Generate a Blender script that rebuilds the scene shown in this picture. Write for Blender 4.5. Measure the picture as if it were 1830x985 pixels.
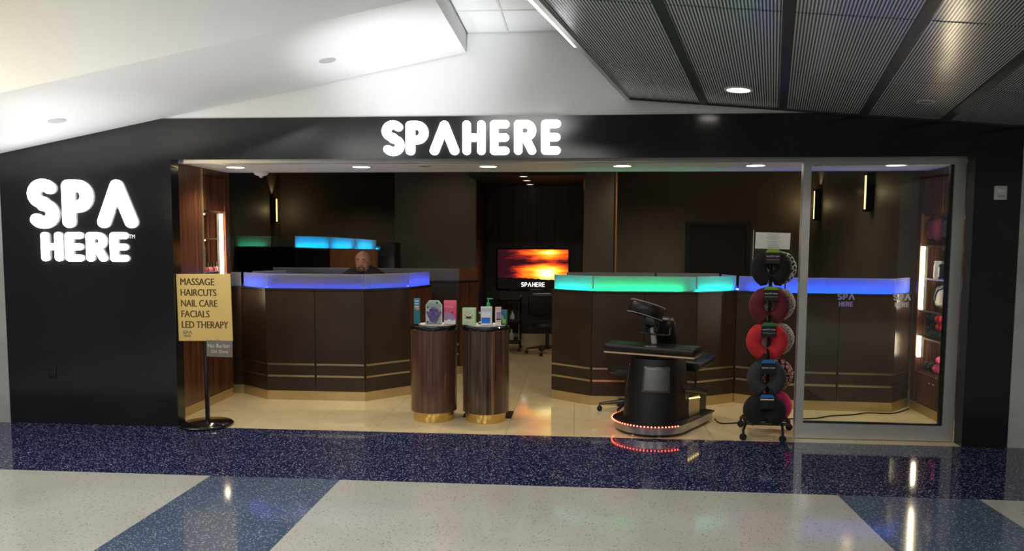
import bpy, bmesh, math, random
from mathutils import Vector, Matrix
random.seed(7)
for o in list(bpy.data.objects): bpy.data.objects.remove(o)
SC = bpy.context.scene
COL = SC.collection
R = math.radians

# ------------------------------------------------------------------ camera
FPX = 1374.0                      # focal length in pixels of the 1830x985 frame
cam_d = bpy.data.cameras.new('camera'); cam = bpy.data.objects.new('camera', cam_d); COL.objects.link(cam)
cam_d.sensor_fit = 'HORIZONTAL'; cam_d.sensor_width = 36.0
cam_d.lens = FPX/1830*36.0
cam_d.shift_y = (537-492.5)/1830
cam_d.clip_start = 0.05; cam_d.clip_end = 200
# viewing directions (right, down, forward of the lens) in world axes: X along the shop front, Y into the shop
cx = Vector((0.997, 0.011, -0.083)); cy = Vector((0.0831, -0.0774, 0.9935)); 
cx = (cx-cy*cx.dot(cy)/cy.length_squared).normalized(); cy.normalize(); cz = cx.cross(cy)
if cz.y > 0: cz = -cz
right = Vector((cx.x, cy.x, cz.x)); down = Vector((cx.y, cy.y, cz.y)); fwd = Vector((cx.z, cy.z, cz.z))
m = Matrix.Identity(4)
for i in range(3):
    m[i][0] = right[i]; m[i][1] = -down[i]; m[i][2] = -fwd[i]
m.translation = Vector((0, -6.591, 1.7))
cam.matrix_world = m
SC.camera = cam

# ------------------------------------------------------------------ world, exposure, large lights
SC.view_settings.view_transform = 'Standard'; SC.view_settings.look = 'None'
SC.view_settings.exposure = 0.0; SC.view_settings.gamma = 1.0; SC.view_settings.use_curve_mapping = False
W = bpy.data.worlds.new('world'); SC.world = W; W.use_nodes = True
W.node_tree.nodes['Background'].inputs[0].default_value = (0.75, 0.8, 0.85, 1)
W.node_tree.nodes['Background'].inputs[1].default_value = 0.14

def lamp(name, kind, loc, power, color=(1,1,1), target=None, size=0.1, spot=60, blend=0.5, size_y=None, parent=None):
    d = bpy.data.lights.new(name, kind); d.energy = power; d.color = color
    if kind == 'SPOT':
        d.spot_size = R(spot); d.spot_blend = blend; d.shadow_soft_size = size
    elif kind == 'AREA':
        d.shape = 'RECTANGLE'; d.size = size; d.size_y = size_y or size
    else:
        d.shadow_soft_size = size
    o = bpy.data.objects.new(name, d); COL.objects.link(o)
    loc = Vector(loc)
    if parent: o.parent = parent; loc = loc-Vector(parent.location)
    o.location = loc
    if target is not None:
        dirv = Vector(target)-(loc+(Vector(parent.location) if parent else Vector((0,0,0))))
        o.rotation_euler = dirv.to_track_quat('-Z', 'Y').to_euler()
    return o
# concourse ceiling troffers behind the photographer
for (x, y) in ((-4.5,-4.2), (-0.8,-4.6), (-4.0,-8.0), (0.0,-8.5), (4.0,-8.5)):
    lamp('concourse_troffer', 'AREA', (x, y, 3.40), 95, (1.0,0.97,0.92), (x, y, 0), 1.2, size_y=1.2)
# unseen spots added to brighten the white soffit from below
lamp('soffit_fill', 'SPOT', (-5.1,-2.9,0.15), 330, (0.94,0.97,1.0), (-4.75,-0.7,2.55), 0.12, 50, 0.9)
lamp('soffit_fill', 'SPOT', (-1.2,-3.1,0.1), 560, (0.94,0.97,1.0), (-1.35,-0.5,3.2), 0.12, 30, 0.9)
lamp('soffit_fill', 'SPOT', (-2.9,-3.1,0.1), 210, (0.94,0.97,1.0), (-2.7,-0.8,2.95), 0.12, 62, 0.9)
for (x, y, w) in ((-4.2,6.8,42), (-4.6,3.2,24), (1.2,4.6,55), (2.6,4.0,45), (-3.2,2.9,24), (-1.9,4.2,12)):      # warm spots added to light the rear walls and the man, no fixtures
    lamp('shop_fill', 'SPOT', (x, y, 3.02), w, (1.0,0.82,0.6), (x, y, 0), 0.06, 140, 0.8)
lamp('soffit_warm_fill', 'SPOT', (-4.6,-2.7,2.0), 70, (1.0,0.83,0.5), (-4.0,-1.55,2.75), 0.15, 80, 1.0)  # unseen spot added for the warm wash on the soffit face

# ------------------------------------------------------------------ materials
MATS = {}
def newmat(name):
    m = bpy.data.materials.new(name); m.use_nodes = True; MATS[name] = m
    return m, m.node_tree.nodes, m.node_tree.links, m.node_tree.nodes['Principled BSDF']
def mat(name, col, rough=0.5, metal=0.0, spec=0.5, coat=0.0, var=0.0, vscale=20, bump=0.0, bscale=200, emit=None, estr=0.0, sheen=0.0):
    m, N, L, B = newmat(name)
    B.inputs['Base Color'].default_value = (*col, 1); B.inputs['Roughness'].default_value = rough
    B.inputs['Metallic'].default_value = metal; B.inputs['Specular IOR Level'].default_value = spec
    B.inputs['Coat Weight'].default_value = coat; B.inputs['Coat Roughness'].default_value = 0.05
    B.inputs['Sheen Weight'].default_value = sheen
    if emit: B.inputs['Emission Color'].default_value = (*emit, 1); B.inputs['Emission Strength'].default_value = estr
    if var or bump:
        tc = N.new('ShaderNodeTexCoord'); nz = N.new('ShaderNodeTexNoise'); nz.inputs['Scale'].default_value = vscale
        nz.inputs['Detail'].default_value = 4
        L.new(tc.outputs['Object'], nz.inputs['Vector'])
        if var:
            rp = N.new('ShaderNodeValToRGB')
            rp.color_ramp.elements[0].position = 0.3; rp.color_ramp.elements[1].position = 0.7
            rp.color_ramp.elements[0].color = tuple(max(0,c*(1-var)) for c in col)+(1,)
            rp.color_ramp.elements[1].color = tuple(min(1,c*(1+var)) for c in col)+(1,)
            L.new(nz.outputs['Fac'], rp.inputs['Fac']); L.new(rp.outputs['Color'], B.inputs['Base Color'])
        if bump:
            n2 = N.new('ShaderNodeTexNoise'); n2.inputs['Scale'].default_value = bscale
            L.new(tc.outputs['Object'], n2.inputs['Vector'])
            bp = N.new('ShaderNodeBump'); bp.inputs['Strength'].default_value = bump; bp.inputs['Distance'].default_value = 0.003
            L.new(n2.outputs['Fac'], bp.inputs['Height']); L.new(bp.outputs['Normal'], B.inputs['Normal'])
    return m
def emis(name, col, strength):
    m, N, L, B = newmat(name); N.remove(B)
    e = N.new('ShaderNodeEmission'); e.inputs[0].default_value = (*col,1); e.inputs[1].default_value = strength
    L.new(e.outputs[0], N['Material Output'].inputs[0]); return m
def terrazzo(name, base, chips, scale, amount, rough=0.1, dark=None):
    m, N, L, B = newmat(name)
    g = N.new('ShaderNodeNewGeometry')
    v = N.new('ShaderNodeTexVoronoi'); v.inputs['Scale'].default_value = scale; v.inputs['Randomness'].default_value = 1
    L.new(g.outputs['Position'], v.inputs['Vector'])
    sep = N.new('ShaderNodeSeparateColor'); L.new(v.outputs['Color'], sep.inputs[0])
    lt = N.new('ShaderNodeMath'); lt.operation = 'LESS_THAN'; lt.inputs[1].default_value = amount; L.new(sep.outputs[0], lt.inputs[0])
    dl = N.new('ShaderNodeMath'); dl.operation = 'LESS_THAN'; dl.inputs[1].default_value = 0.42; L.new(v.outputs['Distance'], dl.inputs[0])
    mu = N.new('ShaderNodeMath'); mu.operation = 'MULTIPLY'; L.new(lt.outputs[0], mu.inputs[0]); L.new(dl.outputs[0], mu.inputs[1])
    cr = N.new('ShaderNodeValToRGB'); cr.color_ramp.elements[0].color = (*chips[0],1); cr.color_ramp.elements[1].color = (*chips[1],1)
    L.new(sep.outputs[1], cr.inputs[0])
    nz = N.new('ShaderNodeTexNoise'); nz.inputs['Scale'].default_value = 1.3; L.new(g.outputs['Position'], nz.inputs['Vector'])
    br = N.new('ShaderNodeValToRGB'); br.color_ramp.elements[0].position = .3; br.color_ramp.elements[1].position = .7
    br.color_ramp.elements[0].color = tuple(c*.9 for c in base)+(1,); br.color_ramp.elements[1].color = tuple(c*1.08 for c in base)+(1,)
    L.new(nz.outputs['Fac'], br.inputs[0])
    mx = N.new('ShaderNodeMixRGB'); L.new(mu.outputs[0], mx.inputs[0]); L.new(br.outputs[0], mx.inputs[1]); L.new(cr.outputs[0], mx.inputs[2])
    L.new(mx.outputs[0], B.inputs['Base Color'])
    B.inputs['Roughness'].default_value = rough
    B.inputs['Specular IOR Level'].default_value = 0.5
    return m
def wood(name, cols, scale=(14,14,0.35), rough=0.35, seed=0):
    m, N, L, B = newmat(name)
    g = N.new('ShaderNodeTexCoord'); mp = N.new('ShaderNodeMapping')
    mp.inputs['Scale'].default_value = scale; mp.inputs['Location'].default_value = (seed*3.1, seed*1.7, 0)
    L.new(g.outputs['Object'], mp.inputs['Vector'])
    nz = N.new('ShaderNodeTexNoise'); nz.inputs['Scale'].default_value = 1.6; nz.inputs['Detail'].default_value = 6; nz.inputs['Roughness'].default_value = .65
    nz.inputs['Distortion'].default_value = 0.3
    L.new(mp.outputs[0], nz.inputs['Vector'])
    cr = N.new('ShaderNodeValToRGB'); els = cr.color_ramp.elements
    pos = [0.37+0.27*i/(len(cols)-1) for i in range(len(cols))]
    els[0].position = pos[0]; els[0].color = (*cols[0],1); els[1].position = pos[-1]; els[1].color = (*cols[-1],1)
    for p, c in list(zip(pos, cols))[1:-1]:
        e = els.new(p); e.color = (*c,1)
    L.new(nz.outputs['Fac'], cr.inputs[0]); L.new(cr.outputs[0], B.inputs['Base Color'])
    B.inputs['Roughness'].default_value = rough; B.inputs['Coat Weight'].default_value = 0.25; B.inputs['Coat Roughness'].default_value = .15
    return m

mat('black_panel', (0.012,0.012,0.013), 0.16, spec=0.5, var=.25, vscale=1.2)
mat('white_paint', (0.74,0.745,0.74), 0.6, bump=.05, bscale=120)
mat('ceiling_tile', (0.82,0.84,0.84), 0.7, bump=.25, bscale=150)
mat('soffit_paint', (0.72,0.72,0.72), 0.5)
mat('grey_paint', (0.42,0.42,0.43), 0.55)
mat('pale_grey', (0.52,0.52,0.5), 0.35, metal=.3, var=.1, vscale=2)
mat('steel_wall', (0.62,0.61,0.57), 0.32, metal=.2, var=.15, vscale=3)
mat('steel', (0.5,0.49,0.47), 0.28, metal=.9, var=.2, vscale=3)
mat('dark_steel', (0.16,0.16,0.155), 0.42, metal=.7, var=.15, vscale=6)
mat('alu', (0.62,0.62,0.6), 0.35, metal=0.6, var=.04, vscale=5)
mat('dark_wall', (0.13,0.112,0.09), 0.6, var=.08, vscale=2)
mat('black_ceiling', (0.012,0.011,0.011), 0.6)
mat('jet', (0.008,0.008,0.009), 0.45)
mat('black_gloss', (0.008,0.008,0.009), 0.12, coat=.5)
mat('black_plastic', (0.014,0.014,0.015), 0.35)
mat('leather', (0.009,0.0085,0.0085), 0.36, spec=.4, bump=.25, bscale=260)
mat('gold', (0.72,0.52,0.2), 0.25, metal=1.0, var=.08, vscale=8)
mat('gold_satin', (0.62,0.48,0.24), 0.42, metal=.75, var=.08, vscale=6)
mat('strip_metal', (0.62,0.53,0.38), 0.3, metal=1.0)
mat('panel_brown', (0.031,0.018,0.012), 0.32, var=.22, vscale=3.5, bump=.04, bscale=400)
mat('counter_cap', (0.02,0.018,0.016), 0.3)
mat('tile_cream', (0.78,0.63,0.37), 0.08, var=.06, vscale=5)
mat('grout', (0.36,0.29,0.19), 0.6)
mat('chrome', (0.7,0.7,0.7), 0.15, metal=1.0)
mat('white_plastic', (0.7,0.7,0.68), 0.4)
mat('paper', (0.8,0.8,0.8), 0.7)
mat('yellow_sign', (0.86,0.60,0.19), 0.5, var=.04, vscale=4)
mat('ink_brown', (0.10,0.06,0.02), 0.6)
mat('ink_dark', (0.03,0.03,0.03), 0.6)
mat('ink_grey', (0.4,0.4,0.4), 0.6)
mat('note_grey', (0.2,0.18,0.15), 0.4)
mat('note_ink', (0.75,0.68,0.5), 0.5)
mat('white_ink', (0.8,0.8,0.8), 0.6)
mat('decal_white', (.92,.92,.92), .5)
mat('concourse_wall', (.06,.058,.055), .6)
mat('decal_purple_lit', (0.42,0.38,0.75), 0.5)  # purple light on the left decal is put into its colour
mat('skin', (0.40,0.19,0.135), 0.5, var=.08, vscale=30)
mat('hair', (0.06,0.03,0.018), 0.7)
mat('shirt', (0.004,0.004,0.005), 0.8)
mat('eye_dark', (0.02,0.014,0.012), 0.3)
mat('lip', (0.30,0.12,0.10), 0.5)
mat('copper', (0.62,0.28,0.12), 0.4, metal=.4)
for n, c in dict(black=(.006,.006,.0065), maroon=(.13,.012,.025), red=(.55,.02,.03), slate=(.03,.036,.045), grey=(.22,.22,.23), pink=(.7,.03,.16),
                 navy=(.012,.016,.03), hotpink=(.75,.07,.22), olive=(.05,.055,.05)).items():
    mat('plush_'+n, c, 0.9, sheen=.04, var=.18, vscale=25, bump=.5, bscale=220)
def pattern(name, a, b, scale, thr=.12):
    m, N, L, B = newmat(name)
    tc = N.new('ShaderNodeTexCoord'); v = N.new('ShaderNodeTexVoronoi'); v.feature = 'DISTANCE_TO_EDGE'; v.inputs['Scale'].default_value = scale
    L.new(tc.outputs['Object'], v.inputs['Vector'])
    g = N.new('ShaderNodeMath'); g.operation = 'GREATER_THAN'; g.inputs[1].default_value = thr; L.new(v.outputs['Distance'], g.inputs[0])
    mx = N.new('ShaderNodeMixRGB'); mx.inputs[1].default_value = (*a,1); mx.inputs[2].default_value = (*b,1)
    L.new(g.outputs[0], mx.inputs[0]); L.new(mx.outputs[0], B.inputs['Base Color']); B.inputs['Roughness'].default_value = .9
pattern('plush_chain', (.55,.55,.55), (.015,.015,.02), 26)
pattern('plush_knit', (.45,.45,.45), (.12,.12,.13), 45, .2)
pattern('plush_leopard', (.03,.02,.02), (.6,.3,.26), 30, .1)
wood('walnut', [(.035,.012,.007),(.09,.030,.014),(.14,.052,.025),(.065,.023,.011),(.26,.11,.052)], (7,7,.16), rough=.32)
wood('zebra', [(.03,.012,.008),(.075,.03,.018),(.12,.052,.032),(.055,.022,.014),(.17,.085,.052)], (6,6,.06), .3, 2)
wood('zebra_b', [(.02,.010,.008),(.06,.025,.015),(.10,.06,.045),(.04,.016,.011),(.075,.032,.02),(.38,.19,.085)], (7,7,.05), .3, 5)
wood('dark_wood', [(.012,.007,.005),(.03,.015,.01),(.05,.026,.018)], (12,12,.3), .4, 3)
terrazzo('terrazzo_dark', (0.013,0.018,0.070), ((.11,.13,.20),(.56,.58,.64)), 92, .38, .07)
terrazzo('terrazzo_blue', (0.070,0.100,0.165), ((.13,.17,.24),(.42,.46,.5)), 88, .40, .09)
terrazzo('terrazzo_white', (0.48,0.47,0.42), ((.16,.14,.13),(.42,.40,.35)), 95, .16, .12)

# perforated metal ceiling panels: fine ribs along the skewed panel direction
m_, N, L, B = newmat('perforated_metal')
g = N.new('ShaderNodeNewGeometry'); dt = N.new('ShaderNodeVectorMath'); dt.operation = 'DOT_PRODUCT'; dt.inputs[1].default_value = (1,-.249,0)
L.new(g.outputs['Position'], dt.inputs[0])
ml = N.new('ShaderNodeMath'); ml.operation = 'MULTIPLY'; ml.inputs[1].default_value = 2*math.pi/0.0175; L.new(dt.outputs['Value'], ml.inputs[0])
sn = N.new('ShaderNodeMath'); sn.operation = 'SINE'; L.new(ml.outputs[0], sn.inputs[0])
cr = N.new('ShaderNodeValToRGB'); cr.color_ramp.elements[0].position = .2; cr.color_ramp.elements[0].color = (.09,.10,.105,1)
cr.color_ramp.elements[1].position = .8; cr.color_ramp.elements[1].color = (.78,.82,.84,1)
md = N.new('ShaderNodeMath'); md.operation = 'MULTIPLY_ADD'; md.inputs[1].default_value = .5; md.inputs[2].default_value = .5
L.new(sn.outputs[0], md.inputs[0]); L.new(md.outputs[0], cr.inputs[0]); L.new(cr.outputs[0], B.inputs['Base Color'])
bp = N.new('ShaderNodeBump'); bp.inputs['Strength'].default_value = .25; bp.inputs['Distance'].default_value = .002
nz = N.new('ShaderNodeTexNoise'); nz.inputs['Scale'].default_value = 3.5; L.new(g.outputs['Position'], nz.inputs['Vector'])
bp.inputs['Distance'].default_value = .012; L.new(nz.outputs['Fac'], bp.inputs['Height']); L.new(bp.outputs['Normal'], B.inputs['Normal'])
B.inputs['Metallic'].default_value = .36; B.inputs['Roughness'].default_value = .22

# clear glass: fresnel mirror over a transparent sheet
def glass(name, tint=(.93,.96,.95), rough=0.0, boost=1.0):
    m, N, L, B = newmat(name); N.remove(B)
    t = N.new('ShaderNodeBsdfTransparent'); t.inputs[0].default_value = (*tint,1)
    gl = N.new('ShaderNodeBsdfGlossy'); gl.inputs['Roughness'].default_value = rough; gl.inputs[0].default_value = (boost,boost,boost,1)
    fr = N.new('ShaderNodeFresnel'); fr.inputs[0].default_value = 1.5
    mx = N.new('ShaderNodeMixShader'); L.new(fr.outputs[0], mx.inputs[0]); L.new(t.outputs[0], mx.inputs[1]); L.new(gl.outputs[0], mx.inputs[2])
    L.new(mx.outputs[0], N['Material Output'].inputs[0]); return m
glass('clear_glass'); glass('shelf_glass', (.8,.9,.86)); glass('clear_acrylic', (.9,.92,.92))
# frosted glass screens: translucent sheet
def frosted(name, col, tr=.75):
    m, N, L, B = newmat(name); N.remove(B)
    t = N.new('ShaderNodeBsdfTranslucent'); t.inputs[0].default_value = (*col,1)
    d = N.new('ShaderNodeBsdfDiffuse'); d.inputs[0].default_value = tuple(c*.32 for c in col)+(1,)
    gl = N.new('ShaderNodeBsdfGlossy'); gl.inputs['Roughness'].default_value = .12
    mx = N.new('ShaderNodeMixShader'); mx.inputs[0].default_value = tr; L.new(d.outputs[0], mx.inputs[1]); L.new(t.outputs[0], mx.inputs[2])
    m2 = N.new('ShaderNodeMixShader'); m2.inputs[0].default_value = .04; L.new(mx.outputs[0], m2.inputs[1]); L.new(gl.outputs[0], m2.inputs[2])
    L.new(m2.outputs[0], N['Material Output'].inputs[0])
frosted('frosted_glass', (.80,.82,.86))
frosted('frosted_dim', (.25,.28,.25))
frosted('frosted_copper_reflect', (.75,.45,.30))  # copper reflection on the end pane, put into the glass colour

LEDC = dict(blue=(.0,.075,1.0), deep=(.02,.06,1.0), cyan=(.0,.50,1.0), green=(.0,.85,.30), teal=(.0,.80,.62), dimgreen=(.05,.7,.3))
emis('sign_white', (.97,.98,1.0), 9.0)
emis('tm_white', (1,1,1), 1.4)
emis('downlight_glow', (1.0,.93,.80), 14.0)
emis('small_glow', (1.0,.85,.7), 3.0)
emis('tube_glow', (1.0,.78,.52), 26.0)
emis('sconce_glow', (1.0,.66,.28), 2.2)
emis('red_led', (1.0,.07,.04), 14.0)
emis('yellow_led', (1.0,.72,.18), 9.0)
emis('cove_white', (.95,.98,1.0), 16.0)

# ------------------------------------------------------------------ mesh helpers
class MB:
    def __init__(s): s.v = []; s.f = []
    def add(s, vs, fs):
        b = len(s.v); s.v += [tuple(v) for v in vs]; s.f += [tuple(i+b for i in f) for f in fs]; return s
    def box(s, x0, x1, y0, y1, z0, z1):
        vs = [(x0,y0,z0),(x1,y0,z0),(x1,y1,z0),(x0,y1,z0),(x0,y0,z1),(x1,y0,z1),(x1,y1,z1),(x0,y1,z1)]
        return s.add(vs, [(0,3,2,1),(4,5,6,7),(0,1,5,4),(1,2,6,5),(2,3,7,6),(3,0,4,7)])
    def hexa(s, vs): return s.add(vs, [(0,3,2,1),(4,5,6,7),(0,1,5,4),(1,2,6,5),(2,3,7,6),(3,0,4,7)])
    def seg(s, p0, p1, t0, t1, z0, z1):
        """upright slab along the plan line p0-p1, from t0 to t1 along the inward normal"""
        d = (Vector(p1)-Vector(p0)).to_2d(); d.normalize(); n = Vector((-d.y, d.x))
        q = [Vector(p0)+n*t0, Vector(p1)+n*t0, Vector(p1)+n*t1, Vector(p0)+n*t1]
        return s.hexa([(a.x,a.y,z0) for a in q]+[(a.x,a.y,z1) for a in q])
    def prism(s, poly, z0, z1, ax='z'):
        n = len(poly)
        def P(a, b, c): return {'z':(a,b,c), 'y':(a,c,b), 'x':(c,a,b)}[ax]
        vs = [P(a,b,z0) for a,b in poly]+[P(a,b,z1) for a,b in poly]
        fs = [tuple(range(n-1,-1,-1)), tuple(range(n,2*n))]+[(i,(i+1)%n,n+(i+1)%n,n+i) for i in range(n)]
        return s.add(vs, fs)
    def lathe(s, prof, n=32, c=(0,0,0), sx=1, sy=1):
        vs = []; fs = []
        for r, z in prof:
            for k in range(n):
                a = 2*math.pi*k/n; vs.append((c[0]+r*sx*math.cos(a), c[1]+r*sy*math.sin(a), c[2]+z))
        for i in range(len(prof)-1):
            for k in range(n):
                fs.append((i*n+k, i*n+(k+1)%n, (i+1)*n+(k+1)%n, (i+1)*n+k))
        fs.append(tuple(range(n-1,-1,-1))); fs.append(tuple((len(prof)-1)*n+k for k in range(n)))
        return s.add(vs, fs)
    def tube(s, pts, r, n=10, closed=False, sq=None):
        pts = [Vector(p) for p in pts]; rs = r if isinstance(r, (list,tuple)) else [r]*len(pts)
        vs = []; fs = []; ref = None; m = len(pts)
        for i, p in enumerate(pts):
            if closed: d = pts[(i+1)%m]-pts[i-1]
            else: d = pts[min(i+1,m-1)]-pts[max(i-1,0)]
            d.normalize()
            if ref is None:
                ref = Vector((0,0,1)) if abs(d.z) < .9 else Vector((1,0,0))
            u = d.cross(ref); u.normalize(); w = u.cross(d); ref = w
            for k in range(n):
                a = 2*math.pi*k/n; vs.append(p+(u*math.cos(a)+w*math.sin(a))*rs[i])
        for i in range(m if closed else m-1):
            j = (i+1)%m
            for k in range(n): fs.append((i*n+k, i*n+(k+1)%n, j*n+(k+1)%n, j*n+k))
        if not closed:
            fs.append(tuple(range(n-1,-1,-1))); fs.append(tuple((m-1)*n+k for k in range(n)))
        return s.add(vs, fs)
    def ell(s, c, r, n=16, m=10, rot=None):
        vs = []; fs = []
        for j in range(m+1):
            t = math.pi*j/m
            for k in range(n):
                a = 2*math.pi*k/n; v = Vector((r[0]*math.sin(t)*math.cos(a), r[1]*math.sin(t)*math.sin(a), r[2]*math.cos(t)))
                if rot: v = rot@v
                vs.append(v+Vector(c))
        for j in range(m):
            for k in range(n): fs.append((j*n+k, (j+1)*n+k, (j+1)*n+(k+1)%n, j*n+(k+1)%n))
        return s.add(vs, fs)
    def rbox(s, c, size, r=.02, seg=3, rot=None):
        bm = bmesh.new(); bmesh.ops.create_cube(bm, size=1)
        for v in bm.verts: v.co = Vector((v.co.x*size[0], v.co.y*size[1], v.co.z*size[2]))
        bmesh.ops.bevel(bm, geom=bm.edges[:], offset=r, segments=seg, profile=.5, affect='EDGES')
        bm.verts.index_update()
        vs = []
        for v in bm.verts:
            q = v.co.copy()
            if rot: q = rot@q
            vs.append(q+Vector(c))
        fs = [tuple(v.index for v in f.verts) for f in bm.faces]; bm.free()
        return s.add(vs, fs)
    def xf(s, M_, start=0):
        s.v = s.v[:start]+[tuple(M_@Vector(v)) for v in s.v[start:]]; return s
    def build(s, name, mt, parent=None, world=True, smooth=True, angle=38):
        me = bpy.data.meshes.new(name)
        off = Vector((0,0,0))
        if parent is not None and world:
            q = parent
            while q is not None: off = off+Vector(q.location); q = q.parent
        vs = [tuple(Vector(v)-off) for v in s.v]
        me.from_pydata(vs, [], s.f); me.validate(); me.update()
        bm = bmesh.new(); bm.from_mesh(me); bmesh.ops.remove_doubles(bm, verts=bm.verts[:], dist=1e-6)
        bmesh.ops.recalc_face_normals(bm, faces=bm.faces[:]); bm.to_mesh(me); bm.free()
        if smooth:
            me.shade_smooth(); me.set_sharp_from_angle(angle=R(angle))
        me.materials.append(MATS[mt] if isinstance(mt, str) else mt)
        o = bpy.data.objects.new(name, me); COL.objects.link(o)
        if parent is not None: o.parent = parent
        return o
def tag(o, label, cat, group=None):
    o['label'] = label; o['category'] = cat
    if group: o['group'] = group
    return o
def struct(o, label=None):
    o['kind'] = 'structure'
    if label: o['label'] = label
    return o
def thing(name, loc, label, cat, group=None, rz=0):
    o = bpy.data.objects.new(name, None); COL.objects.link(o); o.location = loc; o.rotation_euler = (0,0,rz)
    o.empty_display_size = .1
    return tag(o, label, cat, group)
def sroot(name, loc, label=None):
    o = bpy.data.objects.new(name, None); COL.objects.link(o); o.location = loc; return struct(o, label)
def child(mesh_obj, name, parent, loc):
    o = bpy.data.objects.new(name, mesh_obj.data); COL.objects.link(o); o.parent = parent; o.location = loc; return o
def text_mb(body, x0, z0, w, h, y, bold=.0):
    """lettering fitted to a rectangle, facing -Y"""
    cu = bpy.data.curves.new('lettering', 'FONT'); cu.body = body; cu.size = 1; cu.extrude = 0; cu.resolution_u = 3; 
    o = bpy.data.objects.new('lettering', cu); COL.objects.link(o)
    dg = bpy.context.evaluated_depsgraph_get(); me = bpy.data.meshes.new_from_object(o.evaluated_get(dg))
    xs = [v.co.x for v in me.vertices]; ys = [v.co.y for v in me.vertices]
    ax, bx, ay, by = min(xs), max(xs), min(ys), max(ys)
    mb = MB()
    mb.add([(x0+(v.co.x-ax)/(bx-ax)*w, y, z0+(v.co.y-ay)/(by-ay)*h) for v in me.vertices], [tuple(p.vertices) for p in me.polygons])
    if bold:
        n0 = len(mb.v); mb.add([(v[0]+bold, v[1]-.0002, v[2]) for v in mb.v[:n0]], list(mb.f))
    bpy.data.objects.remove(o); bpy.data.curves.remove(cu); bpy.data.meshes.remove(me)
    return mb
# stroke lettering of the shop logo: each glyph is a list of strokes in a box one unit high
def arc(cx_, cy_, rx, ry, a0, a1, n=10):
    return [(cx_+rx*math.cos(R(a0+(a1-a0)*i/n)), cy_+ry*math.sin(R(a0+(a1-a0)*i/n))) for i in range(n+1)]
def glyph(c, t):
    b = 1-t
    return {
     'S': (.62, [arc(.31,.73-.02,.31-t,.29-t+.02,40,270)+arc(.31,.27+.02,.31-t,.29-t+.02,90,-140)]),
     'P': (.62, [[(t,t),(t,b)], [(t,b),(.31,b)]+arc(.31,.66,.31-t,.34-t,90,-90)+[(t,.32+t)]]),
     'A': (.80, [[(t,t),(.40,b),(.80-t,t)]]),
     'H': (.64, [[(t,t),(t,b)], [(.64-t,t),(.64-t,b)], [(t,.5),(.64-t,.5)]]),
     'E': (.54, [[(.54-t,t),(t,t),(t,b),(.54-t,b)], [(t,.5),(.53-t,.5)]]),
     'R': (.62, [[(t,t),(t,b),(.33,b)]+arc(.33,.70,.28-t,.30-t,90,-90)+[(t,.40+t)], [(.30,.40+t),(.61-t,t)]]),
    }[c]
def capsule(mb, p, q, t, sx, sz, x0, z0, y0, y1):
    d = Vector((q[0]-p[0], q[1]-p[1])); a = math.atan2(d.y, d.x); n = 8; poly = []
    for i in range(n+1): poly.append((q[0]+t*math.cos(a-math.pi/2+math.pi*i/n), q[1]+t*math.sin(a-math.pi/2+math.pi*i/n)))
    for i in range(n+1): poly.append((p[0]+t*math.cos(a+math.pi/2+math.pi*i/n), p[1]+t*math.sin(a+math.pi/2+math.pi*i/n)))
    mb.prism([(x0+u*sx, z0+v*sz) for u, v in poly], y0, y1, 'y')
def logo(word, x0, x1, z0, z1, y0, y1, mt, parent, gap=.07, t=.11, name='letter'):
    tot = sum(glyph(c,t)[0] for c in word)+gap*(len(word)-1); sx = (x1-x0)/tot; sz = z1-z0; u = 0; out = []
    for c in word:
        mb = MB(); w, strokes = glyph(c, t); k = 0
        for st in strokes:
            for a, b in zip(st[:-1], st[1:]): k += 1; capsule(mb, a, b, t, sx, sz, x0+u*sx, z0, y0-k*6e-5, y1)
        out.append(mb.build(name, mt, parent)); u += w+gap
    return out

# ================================================================== STRUCTURE
# ---- concourse floor: dark terrazzo band along the shop front, cream fields and blue-grey strips running to it
fl = sroot('floor', (0,0,0), 'polished terrazzo concourse floor')
MB().box(-12,10,-18,0.0,-.06,-.012).build('floor_bed', 'grout', fl)
MB().box(-12,10,-1.37,0.0,-.012,0).build('terrazzo_band', 'terrazzo_dark', fl)
xs = [-12,-8.0,-7.05,-2.605,-1.655,1.772,2.68,7.1,8.0,10]
for i in range(len(xs)-1):
    blue = i in (1,3,5,7)
    MB().box(xs[i]+(0 if blue else .002),xs[i+1]-(0 if blue else .002),-18,-1.373,-.012,0).build('terrazzo_strip' if blue else 'terrazzo_field', 'terrazzo_blue' if blue else 'terrazzo_white', fl)
# ---- shop floor of cream tiles
fs_ = sroot('floor_shop', (0,0,0), 'glossy cream tiled shop floor')
MB().box(-6.0,3.95,0.002,8.6,-.06,-.006).build('floor_bed', 'grout', fs_)
TS = 0.597
tile = None
for ix in range(-7, 7):
    for iy in range(0, 11):
        x = ix*.6; y = .005+iy*.6
        if iy > 2 and (x < -2.2 or x > .4): continue
        if x < -4.2 or x > 3.7: continue
        if tile is None:
            tile = MB().box(0,TS,0,TS,-.006,0).build('floor_tile', 'tile_cream', fs_); tile.location = (x,y,0)
        else: child(tile, 'floor_tile', fs_, (x,y,0))
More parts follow.
